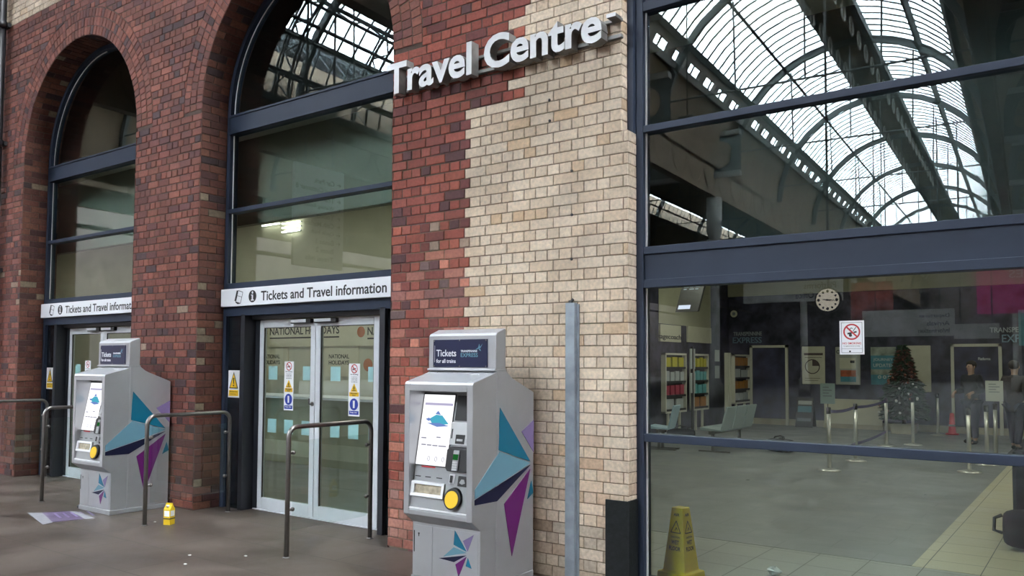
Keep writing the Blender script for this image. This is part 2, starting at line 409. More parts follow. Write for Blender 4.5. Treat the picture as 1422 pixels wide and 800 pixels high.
while True:
    z0 = .013+CH*k; z1 = z0+CH; k += 1
    if z0 > TOP: break
    z0 = max(z0, 0)
    st = ((k-1) % 2 == 0)
    per = .225 if st else .1125
    x = -4.38-(0 if st else .05625)
    n0 = int((-15.2-x)/per)-1
    for i in range(n0, 40):
        a = x+i*per; b = a+per; c = (a+b)/2; zm = (z0+z1)/2
        if a > XR or b < -15.2: continue
        poly = [(a, z0), (b, z0), (b, z1), (a, z1)]
        xr = XR if zm < 3.36 else -2.874
        poly = clip(poly, -1, 0, -xr)
        ok = len(poly) > 2
        for cx in CX.values():
            if not ok: break
            if zm < ZC:
                if abs(c-cx) < R+per:
                    poly = clip(poly, -1, 0, -(cx-R)) if c < cx else clip(poly, 1, 0, cx+R)
            else:
                RR = R+RING
                if max((p[0]-cx)**2+(p[1]-ZC)**2 for p in poly) < RR*RR: poly = []
                elif min((p[0]-cx)**2+(p[1]-ZC)**2 for p in poly) < RR*RR:
                    d = sqrt((c-cx)**2+(zm-ZC)**2); nx, nz = (c-cx)/d, (zm-ZC)/d
                    poly = clip(poly, nx, nz, nx*cx+nz*ZC+RR)
            ok = len(poly) > 2
        if not ok: continue
        if zm < 3.80: cream = c > -4.36
        elif zm < 4.62: cream = c > (-3.82 if st else -3.77)
        else: cream = c > (-3.76 if st else -3.73)
        if zm > 6.72: cream = True
        near = c > -5.3
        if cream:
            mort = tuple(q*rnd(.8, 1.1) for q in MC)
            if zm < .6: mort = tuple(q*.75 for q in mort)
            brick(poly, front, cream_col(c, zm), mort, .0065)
        else:
            brick(poly, front, red_col(c, zm), tuple(q*rnd(.75, 1.2) for q in (MRN if near and zm < 2.9 else MR)), .010, .003)
# arch rings (three rowlock rings) and soffits
for cx in CX.values():
    for j in range(3):
        r0 = R+.12*j; r1 = r0+.12
        n = int(pi*(r0+.06)/.083)
        for i in range(n):
            a, b = pi*i/n, pi*(i+1)/n
            poly = [(cx+q*cos(t), ZC+q*sin(t)) for q, t in ((r0, a), (r1, a), (r1, b), (r0, b))]
            brick(poly, front, red_col(cx, 5), tuple(q*rnd(.8, 1.3) for q in MR), .009, .002)
    Ls = ZC+pi*R+ZC
    ns = int(Ls/CH)
    def soff(s, y, w, cx=cx):
        if s < ZC: return (cx-R+w, y, s)
        if s > ZC+pi*R: return (cx+R-w, y, Ls-s)
        t = pi-(s-ZC)/R; q = R-w
        return (cx+q*cos(t), y, ZC+q*sin(t))
    # order of axes chosen so that faces look into the opening
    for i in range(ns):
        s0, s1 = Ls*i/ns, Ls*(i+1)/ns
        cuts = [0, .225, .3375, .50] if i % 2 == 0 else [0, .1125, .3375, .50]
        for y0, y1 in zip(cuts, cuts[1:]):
            c = red_col(-9, 2.5); c = (c[0]*.62, c[1]*.68, c[2]*.62)  # dirty brown soffit, with recess shade also put into the colour
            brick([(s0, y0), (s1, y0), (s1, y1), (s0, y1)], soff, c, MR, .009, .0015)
# right-hand return of the pier, lower and upper
def ret(xx): return lambda u, v, w: (xx+w, u, v)
k = -1
while True:
    z0 = .013+CH*k; z1 = z0+CH; k += 1
    if z0 > 5.2: break
    z0 = max(0, z0); zm = (z0+z1)/2
    xx = XR if zm < 3.36 else -2.874
    wid = .135
    brick([(0, z0), (wid, z0), (wid, z1), (0, z1)], ret(xx), tuple(q*.96 for q in cream_col(-2.8, zm)), MC, .0065)
# top of the lower return where the pier steps in
W.quad((-2.874, 0, 3.365), (XR, 0, 3.365), (XR, .135, 3.365), (-2.874, .135, 3.365)); W.c.append(CREAM[1])
# the thickness of the wall behind the face bricks
def core(x0, x1, y0, y1, z0, z1):
    n = len(W.f); W.box(x0, x1, y0, y1, z0, z1); W.c += [MR]*(len(W.f)-n)
core(-15.2, CX[1]-R-.012, .012, .5, 0, TOP); core(CX[1]+R+.012, CX[2]-R-.012, .012, .5, 0, TOP)
core(CX[2]+R+.012, -2.89, .012, .5, 0, TOP); core(-15.2, -2.89, .012, .5, ZC+R+.012, TOP)
for cx in CX.values():          # spandrels behind the rings
    n = 24
    for i in range(n):
        a, b = pi*i/n, pi*(i+1)/n
        q = [(cx+(R+.012)*cos(t), ZC+(R+.012)*sin(t)) for t in (a, b)]
        m0 = len(W.f); W.prism([q[0], (q[0][0], ZC+R+.03), (q[1][0], ZC+R+.03), q[1]], 'y', .012, .5); W.c += [MR]*(len(W.f)-m0)
wall = struct(W.build('wall_front', M['brick']))
# dark bolt holes in the cream bricks
# ------------------------------------------------------------------ upper walls and outside shell
struct(MB().box(-60, 30, .0, .5, TOP, 15.5).build('wall_upper', M['shed_brick']))
struct(MB().box(-60, -15.2, 0, .5, 0, TOP).build('wall_left', M['shed_brick']))
struct(MB().box(3.0, 30, 0, .5, 0, TOP).build('wall_right', M['brick'] if False else M['shed_brick']))
struct(MB().box(-2.9, 3.0, .13, .5, 5.35, TOP).build('trim_1', M['frame']))
struct(MB().box(-60, 30, -8.5, .5, -.2, 0).build('floor', M['floor_out']))
struct(MB().box(-60, 30, -100, -8.5, -.2, -.002).build('floor', pbr('haze_cut_floor', (.035, .031, .028), .6, noise=.3, nscale=.6)))  # unseen floor darkened to cut its reflected haze in the window

# ------------------------------------------------------------------ glazed arches: frames, panes, doors, signs
def arch_frame(i):
    cx = CX[i]; xl, xr = cx-R+.006, cx+R-.006
    root = root_struct('window_%d' % i, (cx, .39, 2.5))
    O = (cx, .39, 2.5)
    m = MB(O)
    # outer band following the opening, 6 cm wide
    pts = [(xl, 0), (xl, ZC)]+[(cx-(R-.006)*cos(t), ZC+(R-.006)*sin(t)) for t in [pi*j/40 for j in range(1, 40)]]+[(xr, ZC), (xr, 0)]
    ins = [(xl+.055, 0), (xl+.055, ZC)]+[(cx-(R-.061)*cos(t), ZC+(R-.061)*sin(t)) for t in [pi*j/40 for j in range(1, 40)]]+[(xr-.055, ZC), (xr-.055, 0)]
    for a in range(len(pts)-1):
        m.prism([pts[a], pts[a+1], ins[a+1], ins[a]], 'y', .335, .45)
    m.build('outer_frame', M['frame'], root)
    m = MB(O); m.box(xl+.03, xr-.03, .335, .45, 4.30, 4.525); m.box(xl+.03, xr-.03, .322, .34, 4.30, 4.318).box(xl+.03, xr-.03, .322, .34, 4.50, 4.525)
    m.build('spandrel_panel', M['frame'], root, .003)
    m = MB(O); m.box(xl+.03, xr-.03, .335, .45, 3.378, 3.425); m.build('transom', M['frame'], root, .003)
    m = MB(O); m.box(xl+.03, xr-.03, .335, .45, 2.18, 2.56); m.build('door_header', M['frame'], root, .003)
    m = MB(O)
    m.box(xl+.33, xl+.40, .335, .56, 0, 2.2).box(xr-.46, xr-.39, .335, .56, 0, 2.2).box(xl+.40, xr-.46, .43, .58, 2.135, 2.2)
    m.build_each('mullion', M['frame_dark'], root, .003)
    m = MB(O); m.box(xl+.05, xl+.335, .375, .39, 0, 2.19).box(xr-.395, xr-.05, .375, .39, 0, 2.19)
    m.build_each('side_panel', pmat_side, root)
    # jamb linings between the side panel and the door leaves
    m = MB(O); m.box(xl+.385, xl+.475, .485, .56, 0, 2.14).box(xr-.47, xr-.385, .485, .56, 0, 2.14); m.build_each('door_jamb', M['frame_dark'], root)
    # panes
    for nm, z0, z1 in (('pane', 2.55, 3.385), ('pane', 3.42, 4.31)):
        MB(O).box(xl+.045, xr-.045, .388, .394, z0, z1).build(nm, M['glass'], root)
    n = 32; m = MB(O); rr = R-.05
    top = [(cx+rr*cos(pi*j/n), max(ZC-.02, ZC+rr*sin(pi*j/n))) for j in range(n+1)]
    m.prism([(top[-1][0], 4.51)]+[(top[0][0], 4.51)]+top, 'y', .388, .394); m.build('pane', M['glass'], root)
    # pale spacer bar showing inside the double glazing
    m = MB(O)
    rr = R-.067
    for z0, z1 in ((.02, 2.17), (2.565, 3.375), (3.43, 4.295)):
        m.box(xl+.055, xl+.07, .380, .3865, z0, z1)
    for j in range(0, 17):
        t0, t1 = pi-pi*j/34, pi-pi*(j+1)/34
        m.prism([(cx+q*cos(t), ZC+q*sin(t)) for q, t in ((rr, t0), (rr, t1), (rr-.013, t1), (rr-.013, t0))], 'y', .380, .3865)
    m.build('spacer_bar', M['spacer'], root)
    return root
pmat_side = pbr('dark_side_panel', (.010, .013, .017), .18)
for i in (1, 2): arch_frame(i)

def door(i):
    cx = CX[i]; x0 = cx-1.025; root = root_struct('door_%d' % i, (cx-.075, .51, 0)); O = (cx-.075, .51, 0)
    xm = x0+.95; x1 = x0+1.9
    for a, b in ((x0, xm-.003), (xm+.003, x1)):
        m = MB(O); y0, y1 = .49, .535
        m.box(a, a+.075, y0, y1, .012, 2.128).box(b-.075, b, y0, y1, .012, 2.128).box(a+.075, b-.075, y0, y1, 2.043, 2.128).box(a+.075, b-.075, y0, y1, .012, .14)
        lf = m.build('door_leaf', M['door_al'], root, .004)
        MB(O).box(a+.07, b-.07, .509, .515, .135, 2.05).build('glass_pane', M['glass'], lf)
        g = MB(O); g.box(a+.075, a+.083, .497, .508, .14, 2.043).box(b-.083, b-.075, .497, .508, .14, 2.043).box(a+.083, b-.083, .497, .508, 2.035, 2.043)
        g.build_each('gasket', M['rubber'], lf)
    # closers with pale covers
    for a, b in ((xm-.36, xm-.03), (xm+.02, xm+.36)):
        c = MB(O).box(a, b, .44, .488, 2.075, 2.125).build('door_closer', M['black'], root, .006)
        MB(O).box(a+.01, b-.07, .432, .44, 2.085, 2.12).build('closer_cover', M['door_al'], c, .004)
    h = MB(O); h.lathe([(.024, 0), (.024, -.008)], xm-.035, .49, 1.21, 16, 'y'); h.tube([(xm-.035, .485, 1.21), (xm-.035, .445, 1.21), (xm-.035, .44, 1.27)], .009, 10)
    h.build('door_handle', M['steel'], root)
    MB(O).box(x0-.05, x1+.05, .47, .56, 0, .012).build('threshold', M['door_al'], root, .003)
for i in (1, 2): door(i)

def fascia(i, label):
    cx = CX[i]; xl, xr = cx-R+.02, cx+R-.015
    O = (cx, .30, 2.385)
    t = thing('fascia_sign', label, 'sign', O, 'fascia signs over the arched doorways')
    MB(O).box(xl, xr, .285, .334, 2.287, 2.487).build('sign_panel', M['white'], t, .004)
    y = .285; e = cx+6.745
    m = MB(O)
    text_into(m, 'Tickets and Travel information', e-7.49, 2.330, 1.92, .108, y, .0015, offset=.016)
    m.build('lettering', M['black'], t)
    m = MB(O); disc(m, e-7.64, 2.386, .068, y, .0012); m.build('information_disc', M['black'], t)
    m = MB(O); disc(m, e-7.64, 2.428, .014, y-.0012, .001, 12); m.box(e-7.652, e-7.628, y-.0022, y-.0012, 2.345, 2.404).box(e-7.664, e-7.628, y-.0022, y-.0012, 2.395, 2.406).box(e-7.667, e-7.613, y-.0022, y-.0012, 2.338, 2.350)
    m.build('information_letter', M['white'], t)
    m = MB(O)
    P = [(e-7.94, 2.335), (e-7.855, 2.315), (e-7.815, 2.440), (e-7.90, 2.462)]
    stroke(m, P+[P[0]], .007, y); stroke(m, [(e-7.955, 2.345), (e-7.915, 2.463)], .022, y); stroke(m, [(e-7.945, 2.335), (e-7.905, 2.315), (e-7.87, 2.317)], .014, y)
    stroke(m, [(e-7.915, 2.405), (e-7.83, 2.385)], .005, y)
    m.build('ticket_symbol', M['black'], t)
fascia(2, 'white Tickets and Travel information sign over the nearer arched doorway')
fascia(1, 'white Tickets and Travel information sign over the farther arched doorway')

# warning signs on the dark side panels
def warning(i, label):
    cx = CX[i]; x0 = cx-R+.075; x1 = x0+.205; y = .375; O = ((x0+x1)/2, y, 1.405)
    t = thing('warning_sign', label, 'sign', O, 'yellow triangle warning signs beside the doors')
    MB(O).box(x0, x1, y-.004, y, 1.25, 1.56).build('sign_plate', M['white'], t)
    xc = (x0+x1)/2
    m = MB(O); m.prism([(xc-.083, 1.352), (xc+.083, 1.352), (xc, 1.545)], 'y', y-.0052, y-.004); m.build('triangle_border', M['black'], t)
    m = MB(O); m.prism([(xc-.064, 1.363), (xc+.064, 1.363), (xc, 1.516)], 'y', y-.0064, y-.0052); m.build('yellow_triangle', M['yellow_s'], t)
    m = MB(O); m.prism([(xc-.007, 1.405), (xc+.007, 1.405), (xc+.012, 1.475), (xc-.012, 1.475)], 'y', y-.0076, y-.0064); disc(m, xc, 1.386, .011, y-.0064, .0012, 12); m.build('exclamation_mark', M['black'], t)
    MB(O).box(x0+.015, x1-.015, y-.0055, y-.004, 1.268, 1.335).build('yellow_panel', M['yellow_s'], t)
    m = MB(O); text_into(m, 'Automatic door', x0+.03, 1.312, .145, .013, y-.0055, .0006); text_into(m, 'Keep clear', x0+.05, 1.283, .10, .013, y-.0055, .0006); m.build_each('lettering', M['black'], t)
warning(2, 'warning sign with yellow triangle left of the nearer doors')
warning(1, 'warning sign with yellow triangle left of the farther doors')

# long notices on the door glass and the pale sheets behind it
def notice(x0, x1, z0, z1, label, tilt=0):
    y = .508; O = ((x0+x1)/2, y, (z0+z1)/2); xc = O[0]; h = z1-z0; w = x1-x0
    t = thing('door_notice', label, 'sign', O, 'tall safety notices stuck on the door glass')
    MB(O).box(x0, x1, y-.002, y, z0, z1).build('notice_sheet', M['white'], t)
    m = MB(O); disc(m, xc, z0+.90*h, .047, y-.002, .0008, 28, .038); stroke(m, [(xc-.03, z0+.90*h+.03), (xc+.03, z0+.90*h-.03)], .009, y-.002); m.build('prohibition_ring', M['red_s'], t)
    m = MB(O); stroke(m, [(xc-.026, z0+.885*h), (xc+.022, z0+.905*h)], .011, y-.0021, .0005)
    text_into(m, 'No Smoking', xc-.055, z0+.775*h, .11, .016, y-.002, .0006)
    for r, q in enumerate((.735, .705, .675, .645)): text_into(m, ['It is against the law', 'to smoke in these', 'premises. Please', 'use outside areas'][r], xc-.045, z0+q*h, .09, .009, y-.002, .0005)
    m.build_each('lettering', M['black'], t)
    m = MB(O); m.prism([(xc-.052, z0+.465*h), (xc+.052, z0+.465*h), (xc, z0+.625*h)], 'y', y-.003, y-.002); m.box(x0+.012, x1-.012, y-.003, y-.002, z0+.375*h, z0+.455*h); m.build_each('caution_panel', M['yellow_s'], t)
    m = MB(O); stroke(m, [(xc, z0+.50*h), (xc, z0+.565*h)], .012, y-.003, .0006); stroke(m, [(xc-.025, z0+.483*h), (xc+.025, z0+.483*h)], .007, y-.003, .0006)
    text_into(m, 'Automatic', xc-.05, z0+.42*h, .10, .018, y-.003, .0006); text_into(m, 'door', xc-.025, z0+.385*h, .05, .016, y-.003, .0006); m.build_each('caution_symbol', M['black'], t)
    m = MB(O); disc(m, xc, z0+.225*h, .061, y-.002, .001); m.box(x0+.012, x1-.012, y-.003, y-.002, z0+.03*h, z0+.10*h); m.build_each('mandatory_panel', M['blue_s'], t)
    m = MB(O); m.prism([(xc-.012, z0+.155*h), (xc+.012, z0+.155*h), (xc+.014, z0+.295*h), (xc-.014, z0+.295*h)], 'y', y-.004, y-.003); text_into(m, 'Keep clear', xc-.052, z0+.048*h, .104, .022, y-.003, .0006); m.build_each('mandatory_symbol', M['white'], t)
notice(-7.345, -7.19, 1.127, 1.664, 'tall safety notice on the left leaf of the nearer doors')
notice(-6.317, -6.155, 1.105, 1.645, 'tall safety notice on the right leaf of the nearer doors')
notice(CX[1]-.59, CX[1]-.43, 1.127, 1.664, 'tall safety notice on the farther doors behind the far ticket machine')
rows = [(1.46, 1.612, [(-7.63, -7.478, 'upper sheet nearest the left stile of the left door leaf'), (-7.047, -6.905, 'upper sheet right of the notice on the left door leaf'), (-6.605, -6.456, 'upper sheet at the left of the right door leaf'), (-6.045, -5.95, 'upper sheet at the right edge of the right door leaf')]),
        (.87, 1.022, [(-7.633, -7.482, 'lower sheet nearest the left stile of the left door leaf'), (-7.345, -7.2, 'lower sheet in the middle of the left door leaf'), (-7.056, -6.91, 'lower sheet at the right of the left door leaf'), (-6.598, -6.455, 'lower sheet at the left of the right door leaf'), (-6.325, -6.177, 'lower sheet in the middle of the right door leaf'), (-6.03, -5.95, 'lower sheet at the right edge of the right door leaf')])]
for z0, z1, rr in rows:
    for a, b, lab in rr:
        single(MB().box(a, b, .516, .5172, z0, z1), 'paper_sheet', M['paper'], 'pale blue '+lab, 'paper', ((a+b)/2, .5166, (z0+z1)/2), 'pale blue sheets on the nearer door glass')
single(MB().box(CX[1]-.88, CX[1]-.73, .516, .5172, 1.46, 1.612), 'paper_sheet', M['paper'], 'pale blue sheet on the farther door glass behind the machine head', 'paper', (CX[1]-.805, .5166, 1.53))

# ------------------------------------------------------------------ big shop window on the right
def big_window():
    O = (-1.1, .18, 2.2); root = root_struct('window_3', O)
    m = MB(O); m.box(-2.818, -2.762, .125, .25, 0, 5.35).box(.58, .64, .125, .25, 0, 5.35).box(2.94, 3.0, .125, .25, 0, 5.35); m.build_each('mullion', M['frame'], root, .003)
    m = MB(O); m.box(-2.872, -2.821, .085, .25, 3.37, 5.35); m.build('edge_panel', M['frame'], root, .003)
    m = MB(O); m.box(-2.826, -2.814, .13, .24, 0, 5.35); m.build('gasket', M['rubber'], root)
    for nm, z0, z1, y in (('rail', 1.081, 1.14, .13), ('transom', 3.395, 3.447, .13), ('band_rail', 2.22, 2.283, .13), ('band_rail', 2.472, 2.53, .13), ('head_rail', 4.325, 4.395, .13), ('sill', 0, .09, .13)):
        m = MB(O); m.box(-2.762, .58, y, .24, z0, z1).box(.64, 2.94, y, .24, z0, z1); m.build_each(nm, M['frame'], root, .004)
    m = MB(O); m.box(-2.762, .58, .15, .23, 2.283, 2.472).box(.64, 2.94, .15, .23, 2.283, 2.472); m.build_each('band_panel', M['frame'], root)
    m = MB(O); m.box(-2.762, .58, .16, .23, 4.395, 5.35).box(.64, 2.94, .16, .23, 4.395, 5.35); m.build_each('head_panel', M['frame'], root)
    for z0, z1 in ((.085, 1.085), (1.135, 2.225), (2.525, 3.40), (3.442, 4.33)):
        for a, b in ((-2.765, .585), (.635, 2.945)):
            MB(O).box(a, b, .176, .182, z0, z1).build('pane', M['glass'], root)
    m = MB(O)
    for z0, z1 in ((.09, 1.081), (1.14, 2.22), (2.53, 3.395), (3.447, 4.325)): m.box(-2.762, -2.748, .168, .1755, z0, z1)
    m.build('spacer_bar', M['spacer'], root)
big_window()
# no smoking sign on that window
O = (-1.302, .17, 1.83); t = thing('no_smoking_sign', 'white no smoking sign stuck on the large shop window', 'sign', O)
x0, x1, z0, z1, y = -1.378, -1.228, 1.722, 1.94, .1755
MB(O).box(x0, x1, y-.002, y, z0, z1).build('sign_sheet', M['white'], t)
m = MB(O); xc = (x0+x1)/2; zc = 1.868
disc(m, xc, zc, .052, y-.002, .001, 32, .0425); stroke(m, [(xc-.033, zc+.033), (xc+.033, zc-.033)], .010, y-.002, .0014); text_into(m, 'NO SMOKING', x0+.018, 1.787, .113, .014, y-.002, .0008); m.build('red_ring', M['red_s'], t)
m = MB(O); stroke(m, [(xc-.026, zc-.012), (xc+.004, zc-.006)], .011, y-.002, .0008); stroke(m, [(xc+.012, zc-.004), (xc+.03, zc)], .010, y-.002, .0008)
stroke(m, [(xc+.008, zc+.004), (xc+.018, zc+.018), (xc+.027, zc+.03)], .004, y-.002, .0008); stroke(m, [(xc-.012, zc+.014), (xc-.004, zc+.026), (xc+.006, zc+.02)], .004, y-.002, .0008); disc(m, xc-.008, zc-.022, .010, y-.002, .0008, 12)
text_into(m, 'It is against the law to smoke', x0+.024, 1.772, .10, .008, y-.002, .0006)
stroke(m, [(x0+.012, 1.76), (x1-.012, 1.76)], .0015, y-.002, .0006); disc(m, xc-.012, 1.742, .006, y-.002, .0006, 10)
for q in ([(x0+.012, z0+.012), (x1-.012, z0+.012), (x1-.012, z1-.012), (x0+.012, z1-.012), (x0+.012, z0+.012)],): stroke(m, q, .002, y-.002, .0006)
m.build('lettering', M['black'], t)

# ------------------------------------------------------------------ Travel Centre letters
O = (-4.08, -.02, 4.10)
t = thing('travel_centre_sign', 'raised white Travel Centre letters on the brick pier', 'sign', O)
m = MB(O); m.box(-5.20, -2.855, -.035, .0, 4.095, 4.125).box(-5.20, -2.86, -.035, 0, 4.225, 4.25).box(-2.93, -2.855, -.13, -.035, 4.222, 4.25); m.build_each('mounting_rail', M['letter_side'], t, .003); MB(O).box(-2.93, -2.852, -.133, -.129, 4.222, 4.25).build('rail_end', M['letter_white'], t)
vs, fs = text_geo('Travel Centre', .5, .028)
par = list(range(len(vs)))
def fd(a):
    while par[a] != a: par[a] = par[par[a]]; a = par[a]
    return a
for f in fs:
    for a in f[1:]:
        ra, rb = fd(f[0]), fd(a)
        if ra != rb: par[ra] = rb
# weld coincident vertices so that front, side and back of a letter belong together
seen = {}
for i, v in enumerate(vs):
    key = (round(v[0], 4), round(v[1], 4))
    if key in seen:
        ra, rb = fd(seen[key]), fd(i)
        if ra != rb: par[ra] = rb
    else: seen[key] = i
isl = {}
for f in fs: isl.setdefault(fd(f[0]), []).append(f)
xs = [v[0] for v in vs]; ys = [v[1] for v in vs]; ax, bx, ay, by = min(xs), max(xs), min(ys), max(ys)
for key, ff in sorted(isl.items(), key=lambda kv: min(vs[i][0] for f in kv[1] for i in f)):
    ids = sorted({i for f in ff for i in f}); mp = {a: b for b, a in enumerate(ids)}
    P = []
    for i in ids:
        v = vs[i]; P.append((-5.195+(v[0]-ax)/(bx-ax)*2.225, -.035-(v[2]+.5)*.095, 4.062+(v[1]-ay)/(by-ay)*.288))
    m = MB(O); m.add(P, [tuple(mp[i] for i in f) for f in ff])
    o = m.build('letter', [M['letter_side'], M['letter_white']], t)
    for p in o.data.polygons:
        c = sum((o.data.vertices[i].co.y for i in p.vertices))/len(p.vertices)+O[1]
        if c < -.1295: p.material_index = 1

# ------------------------------------------------------------------ ticket machines
def machine(x0, label):
    O = (.33, -.36, 0); loc = (x0+.33, -.36, 0)
    t = thing('ticket_machine', label, 'ticket machine', loc, 'silver ticket machines')
    w = .66
    m = MB(O); m.prism([(-.50, .02), (-.03, .02), (-.03, 1.43), (-.30, 1.535), (-.34, 1.555), (-.38, 1.585), (-.41, 1.612), (-.50, 1.612)], 'x', 0, w); m.build('rear_cabinet', M['silver'], t, .006)
    m = MB(O); m.box(-.0035, .012, -.517, -.487, .05, 1.606).box(w-.012, w+.0035, -.517, -.487, .05, 1.606); m.build_each('edge_strip', M['silver'], t, .004)
    m = MB(O); m.box(.004, w-.004, -.70, -.49, .045, .50); low = m.build('lower_cabinet', M['silver'], t, .006)
    m = MB(O); m.box(-.004, w+.004, -.708, -.03, 0, .05); m.build('plinth', M['silver_d'], t, .006)
    m = MB(O); MB(O).box(.211, w-.02, -.7035, -.70, .06, .43).build('access_door', M['silver'], t, .0015); m.box(.015, .205, -.7035, -.70, .06, .43); dr = m.build('access_door', M['silver'], t, .0015)
    m = MB(O); m.box(.022, .030, -.7055, -.7035, .225, .385).box(.068, .075, -.7055, -.7035, .345, .368).box(.064, .079, -.705, -.7035, .362, .372); m.build('lock_slot', M['black'], dr)
    # hood: cheeks, top and lower lip around the sloping control panel
    m = MB(O)
    ck = [(-.80, .525), (-.80, 1.495), (-.79, 1.513), (-.55, 1.578), (-.505, 1.602), (-.49, 1.602), (-.49, .45), (-.70, .45)]
    m.prism(ck, 'x', 0, .05); m.prism(ck, 'x', .605, w)
    m.prism([(-.80, 1.445), (-.80, 1.495), (-.79, 1.513), (-.55, 1.578), (-.505, 1.602), (-.49, 1.602), (-.49, 1.445)], 'x', .05, .605)
    m.prism([(-.80, .525), (-.80, .558), (-.785, .568), (-.49, .568), (-.49, .45), (-.70, .45)], 'x', .05, .605)
    m.build('hood', M['silver'], t, .004)
    yp = lambda z: -.62-(1.45-z)*.1889
    m = MB(O); m.prism([(yp(1.46), 1.46), (yp(.56), .56), (-.5, .56), (-.5, 1.46)], 'x', .045, .61); cp = m.build('control_panel', M['silver_d'], t)
    def pb(mb, xa, xb, za, zb, d0, d1):
        """slab lying on the sloping panel, from d0 to d1 in front of it"""
        ex = lambda x, z, d: (x, yp(z)-d*.983, z-d*.186)
        v = [ex(xa, za, d0), ex(xb, za, d0), ex(xb, zb, d0), ex(xa, zb, d0), ex(xa, za, d1), ex(xb, za, d1), ex(xb, zb, d1), ex(xa, zb, d1)]
        return mb.add(v, [(0, 1, 2, 3), (7, 6, 5, 4), (4, 5, 1, 0), (5, 6, 2, 1), (6, 7, 3, 2), (7, 4, 0, 3)])
    def pp(mb, poly, d0, d1):
        ex = lambda x, z, d: (x, yp(z)-d*.983, z-d*.186)
        n = len(poly); v = [ex(x, z, d0) for x, z in poly]+[ex(x, z, d1) for x, z in poly]
        return mb.add(v, [tuple(range(n, 2*n))[::-1], tuple(range(n))]+[(i, n+i, n+(i+1) % n, (i+1) % n) for i in range(n)])
    m = MB(O); pb(m, .046, .368, .882, 1.424, 0, .006); sb = m.build('screen_surround', M['black'], t)
    m = MB(O); pb(m, .056, .36, .891, 1.414, .006, .008); sc = m.build('touch_screen', M['screen'], t)
    m = MB(O); pb(m, .075, .35, 1.335, 1.352, .008, .009); m.build('screen_banner', M['scr_lilac'], sc)
    m = MB(O); pp(m, [(.135, 1.232), (.20, 1.265), (.26, 1.26), (.33, 1.20), (.25, 1.19), (.17, 1.195)], .008, .0087); m.build('screen_picture', M['scr_cyan'], sc)
    m = MB(O); pp(m, [(.12, 1.20), (.24, 1.205), (.335, 1.185), (.22, 1.175)], .0087, .0092); pp(m, [(.19, 1.27), (.215, 1.295), (.245, 1.265)], .0087, .0092); pp(m, [(.10, 1.23), (.13, 1.215), (.16, 1.225), (.13, 1.24)], .0087, .0092); m.build('screen_picture', M['scr_blue'], sc)
    m = MB(O)
    for a, b, z in ((.08, .13, 1.085), (.23, .27, 1.095), (.09, .135, 1.035), (.145, .19, 1.034), (.20, .25, 1.033), (.26, .335, 1.032)): pb(m, a, b, z, z+.008, .008, .0088)
    m.build_each('screen_text', M['scr_grey'], sc)
    for cx in (.18, .25, .32):
        m = MB(O)
        for j in range(10):
            a, b = 2*pi*j/10, 2*pi*(j+1)/10
            pp(m, [(cx+.013*cos(a), .94+.017*sin(a)), (cx+.013*cos(b), .94+.017*sin(b)), (cx+.010*cos(b), .94+.0135*sin(b)), (cx+.010*cos(a), .94+.0135*sin(a))], .008, .0088)
        m.build('screen_icon', M['scr_grey'], sc)
    m = MB(O); pb(m, .119, .256, .874, .883, .006, .0075); m.build('red_strip', M['red_s'], t)
    m = MB(O); pb(m, .385, .53, 1.23, 1.412, 0, .008); m.build('dark_display', M['black'], t, .003)
    m = MB(O); pb(m, .366, .56, 1.052, 1.218, 0, .012); cr = m.build('card_reader', M['cream_plastic'], t, .004)
    m = MB(O); pb(m, .421, .506, 1.065, 1.13, .012, .016); pb(m, .376, .386, 1.10, 1.17, .012, .014); m.build_each('card_slot', M['black'], cr)
    m = MB(O); pb(m, .435, .49, 1.085, 1.10, .016, .020); pb(m, .515, .545, 1.075, 1.105, .012, .02); m.build('slot_lip', M['silver'], cr)
    m = MB(O); pp(m, [(.363, .89), (.385, .868), (.575, .868), (.575, 1.04), (.385, 1.04), (.363, 1.02)], 0, .028); ph = m.build('pin_pad_housing', M['black'], t, .006)
    m = MB(O); pb(m, .437, .492, .878, 1.024, .028, .042); kp = m.build('pin_pad', M['silver_d'], ph, .004)
    m = MB(O); pb(m, .441, .488, .958, .998, .042, .044); m.build('pin_pad_display', M['scr_green'], ph)
    m = MB(O)
    for r in range(4):
        for c in range(3): pb(m, .443+.0155*c, .455+.0155*c, .884+.017*r, .896+.017*r, .042, .046)
    m.build_each('keys', M['cream_plastic'], ph)
    m = MB(O); pb(m, .402, .456, .776, .842, 0, .008); cs = m.build('coin_slot', M['silver'], t, .003)
    m = MB(O); pb(m, .412, .436, .785, .835, .008, .011); m.build('slot_opening', M['black'], cs)
    m = MB(O); pb(m, .487, .58, .764, .836, 0, .010); cr2 = m.build('change_return', M['black'], t, .003)
    m = MB(O); pp(m, [(.505, .79), (.53, .78), (.558, .79), (.545, .815), (.52, .815)], .010, .013); m.build('return_flap', M['silver_d'], cr2)
    m = MB(O); pb(m, .044, .372, .752, .772, 0, .02); pb(m, .044, .372, .664, .684, 0, .02); pb(m, .044, .085, .684, .752, 0, .02); pb(m, .347, .372, .684, .752, 0, .02); tr = m.build('ticket_tray', M['white'], t, .003)
    m = MB(O); pb(m, .085, .347, .684, .752, 0, .004); m.build('tray_window', M['tray_in'], tr)
    m = MB(O)
    for a, s_ in ((.065, 'Tickets'), (.165, 'Receipts'), (.275, 'Change')):
        pb(m, a, a+.055, .800, .807, 0, .001)
    m.build_each('panel_lettering', M['black'], cp)
    # round yellow contactless target
    def rd(mb, r, d0, d1, n=28): return pp(mb, [(.468+r*cos(2*pi*j/n), .676+r*.985*sin(2*pi*j/n)) for j in range(n)], d0, d1)
    m = MB(O); rd(m, .078, 0, .03); rr = m.build('reader_ring', M['black'], t, .004)
